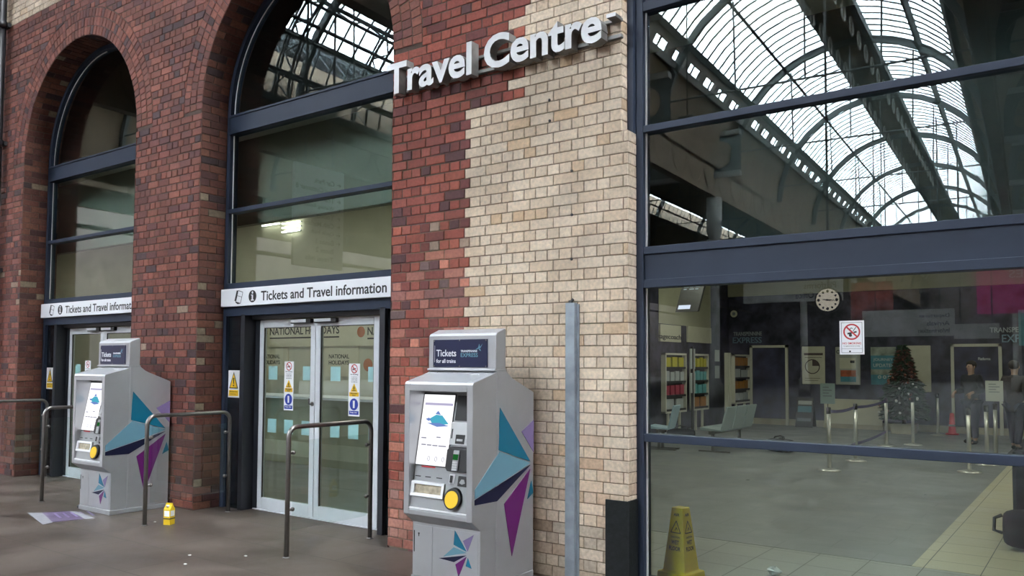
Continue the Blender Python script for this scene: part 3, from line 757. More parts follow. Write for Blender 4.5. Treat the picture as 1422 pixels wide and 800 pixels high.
    m = MB(O); rd(m, .062, .03, .037); m.build('yellow_target', M['yellow_s'], rr, .003)
    m = MB(O); pb(m, .05, .605, .570, .578, 0, .012); m.build('ledge_trim', M['white'], t)
    # head
    m = MB(O); m.prism([(-.53, 1.612), (-.53, 1.862), (-.517, 1.88), (-.418, 1.918), (-.405, 1.908), (-.405, 1.60), (-.53, 1.60)], 'x', 0, w); m.build('head', M['silver'], t, .006)
    m = MB(O); m.box(-.004, w+.004, -.545, -.40, 1.595, 1.612); m.build('head_trim', M['silver'], t, .004)
    m = MB(O); m.box(.05, .585, -.538, -.53, 1.622, 1.836); sp = m.build('sign_plate', M['navy'], t, .006)
    m = MB(O); text_into(m, 'Tickets', .085, 1.705, .20, .052, -.538, .001); text_into(m, 'for all trains', .085, 1.655, .195, .030, -.538, .001)
    m.box(.066, .069, -.539, -.538, 1.66, 1.79); text_into(m, 'TRANSPENNINE', .33, 1.737, .16, .017, -.538, .001); m.build_each('plate_lettering', M['white'], sp)
    m = MB(O); text_into(m, 'EXPRESS', .33, 1.70, .165, .030, -.538, .001); m.build('plate_name', M['ltblue_g'], sp)
    m = MB(O); y = -.538
    for pl in ([(.47, 1.755), (.512, 1.765), (.51, 1.778)], [(.498, 1.766), (.508, 1.80), (.517, 1.77)], [(.514, 1.772), (.54, 1.80), (.52, 1.768)], [(.505, 1.755), (.515, 1.766), (.525, 1.745)]): m.prism(pl, 'y', y-.001, y)
    m.build('plate_star', M['ltblue_g'], sp)
    m = MB(O)
    for a, b in ((.062, 1.826), (.317, 1.828), (.573, 1.826), (.062, 1.631), (.317, 1.630), (.573, 1.631)): disc(m, a, b, .006, -.538, .002, 10)
    m.build_each('plate_screw', M['steel'], sp)
    m = MB(O); m.box(.045, .125, -.56, -.545, 1.573, 1.582).box(.47, .55, -.60, -.545, 1.565, 1.5705); m.build_each('hood_label', M['white'], t)
    # coloured star graphics: right-hand side
    X0, X1 = w-.002, w+.0042
    G = [('teal_g', [(-.478, 1.324), (-.081, .893), (-.496, 1.013)]), ('purple_g', [(-.199, 1.13), (-.034, 1.21), (-.034, .96)]),
         ('ltblue_g', [(-.48, 1.00), (-.08, .880), (-.511, .756), (-.772, .69), (-.772, .752)]), ('navy_g', [(-.08, .864), (-.511, .749), (-.772, .682), (-.772, .645), (-.51, .640)]),
         ('mag_g', [(-.08, .835), (-.42, .608), (-.318, .206)]), ('teal_g', [(-.064, .74), (-.036, .645), (-.115, .606)])]
    for mt, pl in G:
        pl = pl if len(pl) < 5 else pl
        m = MB(O); m.prism(pl, 'x', X0, X1); m.build('side_graphic', M[mt], t)
    G = [('teal_g', [(.425, .432), (.414, .326), (.537, .291)]), ('purple_g', [(.602, .419), (.502, .364), (.545, .292)]), ('ltblue_g', [(.415, .307), (.537, .282), (.315, .226)]),
         ('navy_g', [(.272, .209), (.419, .200), (.537, .265)]), ('mag_g', [(.537, .256), (.433, .186), (.463, .098)]), ('teal_g', [(.549, .248), (.584, .176), (.529, .187)])]
    for mt, pl in G:
        m = MB(O); m.prism(pl, 'y', -.7055, -.7035); m.build('front_graphic', M[mt], t)
    return t
mc = machine(-4.297, 'large silver ticket machine in front of the red and cream brick pier')
dup(mc, (-9.347+.33, -.36, 0), 'farther silver ticket machine standing against the pier between the arches')

# ------------------------------------------------------------------ handrails with glass infill
def rail(x, label, y0=-.80, y1=.20):
    O = (x, (y0+y1)/2, 0); t = thing('handrail', label, 'handrail', O, 'steel handrails beside the doorways')
    h = 1.10; r = .021; b = .09
    p = [(x, y0, 0), (x, y0, h-b)]+[(x, y0+b-b*cos(a), h-b+b*sin(a)) for a in [pi/2*i/6 for i in range(1, 7)]]
    p += [(x, y1-b+b*sin(a), h-b+b*cos(a)) for a in [pi/2*i/6 for i in range(0, 7)]]+[(x, y1, 0)]
    MB(O).tube(p, r, 14).build('tube', M['steel'], t)
    m = MB(O); m.lathe([(.034, 0), (.034, .006), (.024, .010)], x, y0, 0, 16).lathe([(.034, 0), (.034, .006), (.024, .010)], x, y1, 0, 16); m.build_each('foot_flange', M['steel'], t)
    for yy, s in ((y0, 1), (y1, -1)):
        for z in (.40, .88):
            MB(O).tube([(x, yy+s*.015, z), (x, yy+s*.055, z)], .011, 10).ball((x, yy+s*.055, z), .019).build('glass_clamp', M['steel'], t)
    MB(O).box(x-.004, x+.004, y0+.05, y1-.05, .22, .98).build('glass_panel', M['glass_rail'], t)
    return t
r0 = rail(-5.64, 'steel handrail right of the nearer doors, closest to the large ticket machine', -.80, .17)
dup(r0, (-7.876, -.29, 0), 'steel handrail left of the nearer doors, beside the yellow carton')
dup(r0, (-10.16, -.25, 0), 'steel handrail partly hidden behind the farther ticket machine')
dup(r0, (-12.30, -.21, 0), 'steel handrail at the left edge in front of the leftmost pier')

# ------------------------------------------------------------------ small things on the front
m = MB(); m.prism([(-3.338, 0), (-3.338, -.045), (-3.255, -.045), (-3.255, 0), (-3.262, 0), (-3.262, -.038), (-3.331, -.038), (-3.331, 0)], 'z', .0, 2.12)
t = thing('cable_trunking', 'grey galvanised upright channel fixed to the cream bricks', 'pipe', (-3.297, 0, 0))
m.v = [(a+3.297, b, c) for a, b, c in m.v]; m.build('channel', M['galv'], t, .003)
m = MB((-3.297, 0, 0)); m.tube([(-3.30, -.018, 2.08), (-3.30, -.018, 2.135), (-3.285, -.012, 2.15)], .012, 8).tube([(-3.315, -.018, 2.10), (-3.318, -.016, 2.14)], .009, 8); m.build('cable_end', M['black'], t)
m = MB((-3.297, 0, 0)); m.box(-3.255, -3.235, -.012, -.003, 0, 2.11); m.build('flange', M['galv'], t)
m = MB(); m.box(-3.004, XR+.006, -.018, -.003, 0, .655).box(XR+.003, XR+.016, -.018, .12, 0, .66)
single(m, 'corner_guard', M['guard'], 'black painted guard at the foot of the cream brick corner', 'guard', (-2.91, 0, 0), bevel=.003)
for i, (x, z) in enumerate([(-3.518, 3.748), (-3.514, 3.581), (-3.307, 3.151), (-3.306, 2.807), (-3.309, 2.462)]):
    single(MB().lathe([(.011, 0), (.011, -.006), (.007, -.009)], x, -.001, z, 12, 'y'), 'fixing_plug', M['black'],
           ['small dark plug below the letter n on the cream bricks', 'small dark plug under the topmost plug on the cream bricks', 'small dark plug highest in the row above the channel', 'small dark plug in the middle of the row above the channel', 'small dark plug nearest above the top of the channel'][i], 'fixing', (x, -.001, z), 'dark plugs in the cream bricks')
# downpipe on the far left
t = thing('downpipe', 'black iron downpipe on the leftmost brick pier', 'pipe', (-13.30, -.1, 0))
O = (-13.30, -.1, 0)
MB(O).tube([(-13.30, -.1, 0), (-13.30, -.1, TOP)], .065, 16).build('pipe', M['pipe'], t)
m = MB(O)
for z in (1.2, 3.0, 4.9, 6.7): m.lathe([(.065, -.05), (.082, -.05), (.082, .05), (.065, .05)], -13.30, -.1, z, 16).box(-13.36, -13.20, -.05, -.004, z-.03, z+.03)
m.build('pipe_collar', M['pipe'], t)
# carton on the floor
O = (-7.75, -.585, 0); t = thing('drinks_carton', 'yellow juice carton standing on the paving by the handrail', 'carton', O)
def rot(mb, a, c=(-7.75, -.585)):
    mb.v = [(x*cos(a)-y*sin(a), x*sin(a)+y*cos(a), z) for x, y, z in mb.v]; return mb
x, y = O[0], O[1]
m = MB(O); m.box(x-.038, x+.038, y-.038, y+.038, 0, .155); m.prism([(y-.038, .155), (y+.038, .155), (y+.006, .198), (y+.006, .215), (y-.006, .215), (y-.006, .198)], 'x', x-.038, x+.038)
rot(m, .35).build('carton_body', M['carton'], t)
m = MB(O); m.box(x-.0395, x+.0395, y-.0395, y+.0395, .055, .066); rot(m, .35).build('black_band', M['black'], t)
m = MB(O); m.box(x-.03, x+.03, y-.0392, y-.038, .085, .14).box(x+.038, x+.0392, y-.03, y+.03, .085, .14); rot(m, .35).build('white_label', M['white'], t)
m = MB(O); m.lathe([(.016, 0), (.016, .018), (.013, .020)], x, y-.022, .176, 14); rot(m, .35).build('cap', M['white'], t)
# worn floor graphic in front of the far machine
O = (-9.1, -1.12, 0); t = thing('floor_graphic', 'worn purple and grey vinyl on the paving before the farther machine', 'floor sticker', O)
def fl(poly, name, mat, z):
    m = MB(O); m.prism(poly, 'z', .0, z); return m.build(name, mat, t)
fl([(-9.497, -1.164), (-9.27, -.829), (-8.69, -.90), (-8.80, -1.30)], 'purple_sheet', M['mat'], .002)
fl([(-9.52, -1.165), (-9.43, -1.06), (-8.76, -1.255), (-8.717, -1.37)], 'pale_strip', M['mat_w'], .0028)
fl([(-9.29, -.835), (-9.20, -.80), (-8.655, -.88), (-8.70, -.96)], 'pale_strip', M['mat_w'], .0028)
m = MB(O)
for i in range(5):
    a = i*.07; m.prism([(-9.25+a*.5, -1.02+a), (-8.95+a*.5, -1.10+a), (-8.95+a*.5, -1.075+a), (-9.25+a*.5, -.995+a)], 'z', .001, .0026)
m.build('faded_lettering', M['purple_g'], t)
single(MB().lathe([(.022, 0), (.026, .012), (.02, .03), (.004, .034)], -9.42, -.66, 0, 12), 'bottle_cap', M['black'], 'tiny dark bottle cap lying beside the farther machine', 'litter', (-9.42, -.66, 0))
for i, (x, y) in enumerate([(-7.95, -.62), (-6.1, -1.45), (-5.95, -.98), (-6.35, -1.25)]):
    single(MB().ball((x, y, .006), .014, 8, 5, (1.3, 1, .45)), 'litter_scrap', M['paper_w'], 'white scrap on the paving, '+['left of the yellow carton', 'nearest the bottom edge between the rails', 'close to the foot of the nearest rail', 'a step left of the nearest rail foot'][i], 'litter', (x, y, 0), 'scraps on the paving')
# hanging wayfinding board outside, seen mirrored in the nearer arch
O = (-10.6, -2.98, 5.0); t = thing('wayfinding_board', 'tall pale wayfinding board mirrored in the nearer arched window', 'sign', O)
MB(O).box(-10.66, -10.60, -3.53, -2.46, 3.24, 4.94).build('board', pbr('wayfinding_white', (.92, .93, .94), .5), t, .006)
m = MB(O)
for i, s_ in enumerate(['Car Park', 'Taxi Customer 8', 'Trains', 'Waiting Room', 'Toilets', 'Cash Machines', 'Cycle Hub', 'Buses 1', 'Buses 2', 'Travel info']):
    z = 4.66-.145*i
    text_into(m, s_, -3.31, z, .055*len(s_), .085, -10.60, .002, '+x')
    y0 = -3.41
    if i < 8:
        m.box(-10.60, -10.598, y0-.035, y0+.035, z+.035, z+.05)
        m.add([(-10.598, y0-.05, z+.042), (-10.598, y0-.01, z+.085), (-10.598, y0-.01, z)], [(0, 1, 2)])
m.build_each('lettering', M['black'], t)
m = MB(O); m.tube([(-10.63, -3.3, 4.93), (-10.63, -3.3, 9.4)], .02, 8).tube([(-10.63, -2.7, 4.93), (-10.63, -2.7, 9.4)], .02, 8); m.build_each('hanger', M['shed_steel'], t)

# ------------------------------------------------------------------ interior shell
struct(MB().box(-8.9, 3.1, .25, 17.6, -.1, -.004).build('floor', M['tile_light']))
struct(MB().box(-22.2, -5.0, .45, 4.7, -.1, -.003).build('floor', M['tile_dark']))
# grey tiled field let into the pale border
struct(MB().box(-8.75, -1.32, 2.13, 17.4, -.06, -.001).build('floor', M['tile_dark']))
struct(MB().box(-1.32, 3.0, 2.13, 17.4, -.06, -.001).build('floor', M['tile_cream']))
struct(MB().box(-1.5, 3.0, 10.6, 17.4, -.05, .004).build('floor', M['dark_room']))
struct(MB().box(-8.9, 3.1, 17.5, 17.7, 0, 4.4).build('wall_back', M['mural']))
struct(MB().box(-8.95, -8.75, 4.7, 17.6, 0, 4.4).build('wall_left', M['mural']))
struct(MB().box(3.0, 3.2, .5, 17.6, 0, 4.4).build('wall_right', M['olive']))
struct(MB().box(-8.9, 3.1, 17.42, 17.5, 3.62, 4.4).build('trim_2', M['olive']))
struct(MB().box(-8.75, 3.0, 17.46, 17.5, 0, .17).build('baseboard_back', M['skirt']))
struct(MB().box(-5.15, -5.0, .5, 4.6, 0, 4.4).build('wall_office_right', M['cream_wall']))
struct(MB().box(-22.2, -5.0, 4.6, 4.75, 0, 4.4).build('wall_office_back', M['cream_wall']))
struct(MB().box(-22.35, -22.2, .4, 4.7, 0, 4.5).build('wall_office_left', M['cream_wall']))
struct(MB().box(-22.3, 3.2, .5, 17.7, 4.4, 4.6).build('ceiling', M['ceil']))
struct(MB().box(-15.3, 3.2, 1.5, 1.7, 4.6, TOP).build('wall_light_block', M['dark_room']))  # added dark walls and lid keep sky light out behind the arch tops
struct(MB().box(-15.3, 3.2, .25, 1.7, TOP-.1, TOP+.1).build('ceiling', M['dark_room']))
struct(MB().box(-15.4, -15.2, .4, 1.7, 4.5, TOP).build('wall_light_block_left', M['dark_room']))
struct(MB().box(-5.0, 3.0, 1.1, 1.2, 2.42, 4.4).build('wall_lamp_screen', M['dark_room']))  # added screen that darkens the upper panes and hides the hall lamps
struct(MB().box(-22.2, -5.0, .8, .9, 3.34, 4.4).build('wall_lamp_screen', pbr('lamp_screen', (.20, .20, .16), .8)))  # added screen hiding the office lamps from the arch panes
# office fittings behind the arches
O = (-10, 3.6, 0); t = thing('service_counter', 'long counter with white edge inside behind the arched doors', 'counter', O)
MB(O).box(-22, -5.3, 3.5, 4.1, 0, 1.06).build('counter_front', M['olive'], t); MB(O).box(-22, -5.3, 3.42, 4.15, 1.06, 1.10).build('counter_top', M['white'], t)
MB(O).box(-22, -5.3, 3.485, 3.5, 0, .12).build('kick_plate', M['olive'], t)
MB(O).box(-22, -5.3, 3.485, 3.5, .12, .36).build('pale_plinth', M['cream_panel'], t)
O = (-11.3, 4.59, 2.3); t = thing('wall_sign', 'cream National Holidays fascia on the wall behind the counter', 'sign', O)
MB(O).box(-13.3, -8.2, 4.55, 4.6, 1.95, 2.62).build('sign_board', M['cream_panel'], t)
m = MB(O); text_into(m, 'NATIONAL HOLIDAYS', -12.85, 2.17, 1.92, .14, 4.55, .002); m.box(-12.85, -10.93, 4.547, 4.55, 2.10, 2.125)
text_into(m, 'NATIONAL HOLIDAYS', -10.22, 2.13, 1.92, .14, 4.55, .002); m.box(-10.22, -8.4, 4.547, 4.55, 2.06, 2.085); m.build_each('lettering', M['black'], t)
m = MB(O); disc(m, -10.38, 2.19, .095, 4.55, .003); disc(m, -13.02, 2.22, .095, 4.55, .003); m.build_each('orange_disc', M['orange'], t)
for i, (x, z) in enumerate([(-13.1, 1.56), (-11.22, 1.56)]):
    O = (x+.25, 4.59, z); t = thing('wall_notice', 'small National Holidays notice on the '+['left', 'right']+' side behind the counter' if False else 'small National Holidays notice behind the '+['left', 'right'][i]+' door leaf', 'sign', O)
    MB(O).box(x-.1, x+.75, 4.58, 4.6, z-.15, z+.45).build('notice_board', M['cream_panel'], t)
    m = MB(O); text_into(m, 'NATIONAL', x, z+.17, .52, .075, 4.58, .002); text_into(m, 'HOLIDAYS', x, z+.06, .52, .075, 4.58, .002); m.build_each('lettering', M['black'], t)
O = (-10.25, 4.59, 1.62); t = thing('wall_disc', 'orange disc on the wall behind the right door leaf', 'sign', O); m = MB(O); disc(m, -10.25, 1.62, .11, 4.6, .004); m.build('disc', M['orange'], t)
def lamp(name, x, y, z, lx, ly, mat, label, grp):
    O = (x, y, z); t = thing(name, label, 'ceiling light', O, grp)
    m = MB(O); m.box(x-lx/2-.03, x+lx/2+.03, y-ly/2-.03, y+ly/2+.03, z-.03, z); m.build('housing', M['white'], t)
    MB(O).box(x-lx/2, x+lx/2, y-ly/2, y+ly/2, z-.04, z-.03).build('diffuser', mat, t)
for i, x in enumerate((-13.2, -10.9, -8.6, -6.3, -16.5, -19.6)):  # outermost pair on the left added to brighten that end
    lamp('ceiling_light', x, 2.6, 4.398, 1.2, .3, M['lamp_o'], ['leftmost strip light in the office ceiling', 'strip light in the office ceiling, left of centre', 'strip light in the office ceiling, right of centre', 'strip light in the office ceiling nearest the red pier', 'added strip light in the office ceiling beyond the leftmost pier', 'added strip light in the far left corner of the office ceiling'][i], 'strip lights in the office ceiling')
for i, (x, z) in enumerate([(-12.3, 4.28), (-12.3, 4.20), (-12.3, 4.12), (-12.9, 4.30)]):
    O = (x, 4.57, z); t = thing('tube_light', ['topmost of three stacked tubes on the office wall', 'middle of three stacked tubes on the office wall', 'lowest of three stacked tubes on the office wall', 'lone tube left of the three stacked tubes on the office wall'][i], 'light', O)
    MB(O).tube([(x-.25, 4.55, z), (x+.25, 4.55, z)], .012, 8).build('tube', M['lamp_o'], t); MB(O).box(x-.26, x+.26, 4.565, 4.6, z-.012, z+.012).build('batten', M['white'], t)
k = 0
for x in (-6.4, -3.2, 0.4):  # unseen lamps added to brighten the hall
    for y in (3.0, 8.0, 13.0):
        lamp('ceiling_light', -3.72 if (x == -3.2 and y == 3.0) else x, y, 4.398, .6, .6, M['lamp'], 'added square ceiling light in the waiting hall, '+['near left', 'middle left', 'far left', 'near middle', 'central', 'far middle', 'near right', 'middle right', 'far right'][k], 'added square lights in the hall ceiling'); k += 1

# ------------------------------------------------------------------ waiting hall contents
# stanchions
def stanchion(x, y, label, h=.99):
    O = (x, y, 0); t = thing('queue_post', label, 'queue barrier post', O, 'steel queue posts in the hall')
    MB(O).lathe([(.175, 0), (.175, .012), (.12, .026), (.03, .045)], x, y, 0, 24).build('base', M['chrome'], t)
    MB(O).tube([(x, y, .03), (x, y, h-.09)], .032, 14).build('post', M['chrome'], t)
    MB(O).lathe([(.036, h-.10), (.036, h), (.02, h+.006)], x, y, 0, 14).build('belt_head', M['black'], t)
    return t
qp = stanchion(-3.52, 8.05, 'queue post nearest the window, carrying a pale sheet')
for x, y, lab in [(-3.50, 9.68, 'queue post second from the window, between two belts'), (-3.63, 12.81, 'queue post third in the belted row, in front of the cream partition'),
                  (-3.25, 13.5, 'queue post standing alone right of the tree'), (-1.72, 9.22, 'nearest queue post of the cluster at the right'), (-1.60, 10.45, 'middle queue post of the cluster at the right'), (-1.55, 11.3, 'farthest queue post of the cluster at the right, under the white notice'),
                  (-3.22, 16.5, 'farthest queue post, beside the red cone shape')]:
    dup(qp, (x, y, 0), lab)
def belt(a, b, z, lab, sag=.03):
    m = MB(); n = 8; P = []
    for i in range(n+1):
        u = i/n; P.append((a[0]+(b[0]-a[0])*u, a[1]+(b[1]-a[1])*u, z-sag*4*u*(1-u)))
    for p, q in zip(P, P[1:]):
        m.add([(p[0]-.002, p[1], p[2]-.025), (q[0]-.002, q[1], q[2]-.025), (q[0]-.002, q[1], q[2]+.025), (p[0]-.002, p[1], p[2]+.025), (p[0]+.002, p[1], p[2]-.025), (q[0]+.002, q[1], q[2]-.025), (q[0]+.002, q[1], q[2]+.025), (p[0]+.002, p[1], p[2]+.025)],
              [(0, 1, 2, 3), (7, 6, 5, 4), (0, 4, 5, 1), (3, 2, 6, 7), (0, 3, 7, 4), (1, 5, 6, 2)])
    single(m, 'queue_belt', M['belt'], lab, 'queue belt', (a[0], a[1], z), 'purple belts between the queue posts')
belt((-3.52, 8.09), (-3.50, 9.64), .93, 'purple upper belt between the two nearest queue posts')
belt((-3.50, 9.72), (-3.63, 12.77), .93, 'purple upper belt from the second to the third queue post')
belt((-3.50, 9.72), (-3.63, 12.77), .30, 'purple lower belt from the second to the third queue post', .02)
belt((-3.52, 8.09), (-3.50, 9.64), .30, 'purple lower belt between the two nearest queue posts', .02)
def sheet(x, y, z0, z1, w, mat, lab):
    O = (x, y-.04, z0); t = thing('notice_sheet', lab, 'notice', O)
    MB(O).box(x-w/2, x+w/2, y-.05, y-.04, z0, z1).build('sheet', mat, t)
    m = MB(O)
    for i in range(4): m.box(x-w*.32, x+w*(.30 if i % 2 else .1), y-.052, y-.05, z1-.07-.045*i, z1-.055-.045*i)
    m.build_each('printed_lines', M['scr_dark'], t)
    MB(O).tube([(x, y-.038, z0-.06), (x, y-.038, z1-.02)], .006, 8).build('holder', M['black'], t)
M['scr_dark'] = pbr('grey_print', (.2, .22, .24), .6)
sheet(-3.52, 8.05, 1.05, 1.37, .22, pbr('pale_teal_sheet', (.36, .47, .47), .6), 'pale teal notice on top of the nearest queue post')
sheet(-1.55, 11.3, 1.04, 1.40, .27, M['paper_w'], 'white notice on top of the right-hand queue posts')
# posters on the back wall
def poster(x0, x1, z0, z1, mat, lab, deco):
    O = ((x0+x1)/2, 17.49, (z0+z1)/2); t = thing('wall_poster', lab, 'poster', O, 'posters on the back wall of the hall')
    MB(O).box(x0, x1, 17.465, 17.5, z0, z1).build('poster_board', mat, t, .02 if deco else 0)
    return t, O
Y = 17.465
t, O = poster(-6.68, -6.07, 1.14, 2.17, M['poster_cream'], 'cream poster with a clock-like ring, leftmost on the back wall', 1)
m = MB(O); disc(m, -6.40, 1.62, .20, Y, .004, 30, .175); text_into(m, 'Quarter hour', -6.55, 1.92, .38, .05, Y, .004) if False else m.box(-6.62, -6.12, Y-.004, Y, 1.93, 1.99)
m.prism([(-6.40, 1.64), (-6.22, 1.64), (-6.26, 1.76), (-6.40, 1.81)], 'y', Y-.004, Y); m.box(-6.6, -6.15, Y-.003, Y, 1.86, 1.872).box(-6.6, -6.2, Y-.003, Y, 1.30, 1.31).box(-6.6, -6.25, Y-.003, Y, 1.24, 1.25); m.build('ring_diagram', pbr('brown_print', (.09, .06, .06), .6), t)
t, O = poster(-5.80, -5.17, 1.14, 2.15, M['poster_grey'], 'grey poster panel with an orange card, behind the no smoking sign', 1)
MB(O).box(-5.69, -5.28, Y-.004, Y, 1.57, 1.86).build('cream_card', M['poster_cream'], t); MB(O).box(-5.67, -5.28, Y-.004, Y, 1.36, 1.53).build('orange_card', M['poster_red'], t); MB(O).box(-5.67, -5.28, Y-.004, Y, 1.22, 1.36).build('blue_card', M['poster_teal'], t)
m = MB(O); m.box(-5.42, -5.31, Y-.008, Y-.004, 1.72, 1.79); disc(m, -5.72, 2.02, .05, Y, .004, 20, .035); m.build('printed_mark', M['black'], t)
t, O = poster(-4.91, -4.30, 1.16, 2.14, M['poster_teal'], 'teal poster with pale lettering left of the tree', 0)
MB(O).box(-4.91, -4.30, Y-.004, Y, 1.92, 2.14).build('photo_strip', M['poster_pale'], t); MB(O).box(-4.91, -4.30, Y-.004, Y, 1.42, 1.56).build('pale_strip', M['poster_pale'], t)
m = MB(O); text_into(m, 'JOURNEY', -4.85, 1.76, .48, .09, Y, .004); text_into(m, 'UPDATES', -4.85, 1.62, .48, .09, Y, .004)
for x in (-4.70, -4.58, -4.46): disc(m, x, 1.36, .045, Y, .004, 16, .02)
m.build_each('lettering', pbr('pale_print', (.5, .55, .55), .6), t)
t, O = poster(-4.10, -3.50, 1.0, 2.17, M['poster_cream'], 'plain cream poster behind the tree', 0)
poster(-1.60, -1.0, 2.15, 3.0, M['poster_teal'], 'teal poster high on the back wall at the right', 0)
# white door surrounds
def surround(x0, x1, h, lab):
    O = ((x0+x1)/2, 17.45, 0); t = thing('door_surround', lab, 'door frame', O, 'white frames on the back wall')
    m = MB(O); m.box(x0, x0+.07, 17.38, 17.46, 0, h).box(x1-.07, x1, 17.38, 17.46, 0, h).box(x0, x1, 17.38, 17.46, h-.07, h); m.build('frame', M['white_frame'], t)
    MB(O).box(x0+.07, x1-.07, 17.42, 17.46, .17, h-.07).build('dark_panel', pbr('mural_panel', (.012, .013, .035), .5, col2=(.06, .06, .13), nscale=2.2), t)
    return t, O
surround(-8.11, -7.04, 2.21, 'white door frame on the left of the back wall')
t, O = surround(-3.04, -1.95, 2.2, 'white door frame on the right of the back wall')
m = MB(O); text_into(m, 'Platforms', -2.45, 1.80, .26, .07, 17.42, .003); m.build('lettering', M['white'], t)
# cream partition, A-frame, wall lettering
O = (-5.2, 17.3, 0); t = thing('low_partition', 'low cream partition behind the belted queue posts', 'partition', O)
MB(O).box(-6.05, -4.62, 17.27, 17.34, .12, .74).build('panel', M['cream_panel'], t); MB(O).box(-6.07, -4.60, 17.25, 17.36, 0, .12).build('base', M['skirt'], t); MB(O).box(-6.07, -4.60, 17.25, 17.36, .74, .77).build('top_rail', M['cream_panel'], t)
O = (-6.5, 17.2, 0); t = thing('poster_stand', 'dark A-frame poster stand below the ring poster', 'poster stand', O)
m = MB(O); m.add([(-6.74, 17.0, 0), (-6.30, 17.0, 0), (-6.30, 17.2, .78), (-6.74, 17.2, .78), (-6.74, 17.03, 0), (-6.30, 17.03, 0), (-6.30, 17.23, .78), (-6.74, 17.23, .78)], [(0, 1, 2, 3), (7, 6, 5, 4), (0, 4, 5, 1), (3, 2, 6, 7), (0, 3, 7, 4), (1, 5, 6, 2)])
m.add([(-6.74, 17.40, 0), (-6.30, 17.40, 0), (-6.30, 17.22, .78), (-6.74, 17.22, .78), (-6.74, 17.43, 0), (-6.30, 17.43, 0), (-6.30, 17.25, .78), (-6.74, 17.25, .78)], [(0, 1, 2, 3), (7, 6, 5, 4), (0, 4, 5, 1), (3, 2, 6, 7), (0, 3, 7, 4), (1, 5, 6, 2)])
m.build('board', M['black'], t)
sl = lambda z: 17.0+.2564*z-.004
for nm, z0, z1, mt in (('title_strip', .60, .70, M['paper_w']), ('picture', .40, .56, M['scr_p'] if 'scr_p' in M else M['ltblue_g']), ('footer', .16, .24, M['scr_dark'])):
    m = MB(O); m.add([(-6.70, sl(z0), z0), (-6.34, sl(z0), z0), (-6.34, sl(z1), z1), (-6.70, sl(z1), z1)], [(0, 1, 2, 3)]); o = m.build(nm, mt, t); so = o.modifiers.new('thick', 'SOLIDIFY'); so.thickness = .004
def wall_text(lines, O, lab):
    t = thing('wall_lettering', lab, 'sign', O, 'TransPennine Express wall lettering')
    for body, x, z, w, h, mt in lines:
        m = MB(O); text_into(m, body, x, z, w, h, 17.5, .012); m.build('lettering', mt, t)
g1 = pbr('silver_letter', (.34, .36, .38), .4); g2 = pbr('blue_letter', (.18, .27, .36), .4)
wall_text([('TRANSPENNINE', -8.62, 2.49, .83, .115, g1), ('EXPRESS', -8.64, 2.28, .84, .17, g2)], (-8.2, 17.49, 2.4), 'TransPennine Express lettering on the left of the back wall')
wall_text([('TRANSPENNINE', -2.2, 2.47, 1.05, .125, g1), ('EXPRESS', -1.95, 2.23, .84, .19, g2)], (-1.7, 17.49, 2.4), 'TransPennine Express lettering on the right of the back wall')
# cream wall panels on the left wall, tilted display, round sign
def lwall(y0, y1, z0, z1, lab, txt=None, X=-8.75):
    O = (X, (y0+y1)/2, (z0+z1)/2); t = thing('wall_panel', lab, 'wall panel', O, 'cream panels on the left wall of the hall')
    MB(O).box(X, X+.05, y0, y1, z0, z1).build('panel', M['cream_panel'], t)
    if txt: m = MB(O); text_into(m, txt, y0-.25, z0+.03, 1.45, .16, X+.05, .003, '+x', .02); m.build('lettering', M['black'], t)
lwall(12.85, 14.05, 2.22, 2.64, 'cream panel reading Stagecoach on the left wall', 'Stagecoach')
lwall(14.50, 16.05, 2.24, 2.66, 'plain cream panel right of the Stagecoach panel')
struct(MB().box(-8.75, -8.74, 12.85, 16.1, 2.66, 3.93).build('trim_4', M['olive']))
O = (-6.30, 9.0, 3.6); t = thing('display_screen', 'dark departures screen hanging tilted below the hall ceiling', 'screen', O)
m = MB(O); m.add([(-6.55, 9.0, 2.65), (-6.10, 9.0, 2.65), (-5.98, 9.25, 3.50), (-6.43, 9.25, 3.50), (-6.55, 9.07, 2.65), (-6.10, 9.07, 2.65), (-5.98, 9.32, 3.50), (-6.43, 9.32, 3.50)], [(0, 1, 2, 3), (7, 6, 5, 4), (0, 4, 5, 1), (3, 2, 6, 7), (0, 3, 7, 4), (1, 5, 6, 2)]); m.build('casing', M['tv'], t)
m = MB(O)
def tvp(u, v): return (-6.55+.45*u+.12*v, 9.0+.25*v-.004, 2.65+.85*v)
def tq(mb, u0, u1, v0, v1): return mb.add([tvp(u0, v0), tvp(u1, v0), tvp(u1, v1), tvp(u0, v1)], [(0, 1, 2, 3)])
tq(m, .08, .62, .06, .15); m.build('lit_strip', M['tv_lit'], t)
m = MB(O)
for i in range(9):
    for c in range(3): tq(m, .12+.26*c, .12+.26*c+(.2 if (i+c) % 2 else .14), .50+.05*i, .52+.05*i)
m.build('screen_text', emit('tv_text', (.7, .75, .8), .6), t)
MB(O).tube([(-6.2, 9.30, 3.45), (-6.2, 9.32, 4.4)], .025, 8).build('ceiling_bracket', M['tv'], t)
O = (-8.82, 17.49, 3.13); t = thing('round_sign', 'small round cream sign high on the left of the back wall', 'sign', (-8.6, 17.49, 3.13)); O = (-8.6, 17.49, 3.13)
m = MB(O); disc(m, -8.6, 3.13, .10, 17.5, .02, 24, .05); m.build('ring', M['cream_panel'], t); m = MB(O); disc(m, -8.6, 3.13, .05, 17.5, .012, 20); m.build('centre', M['scr_dark'], t)
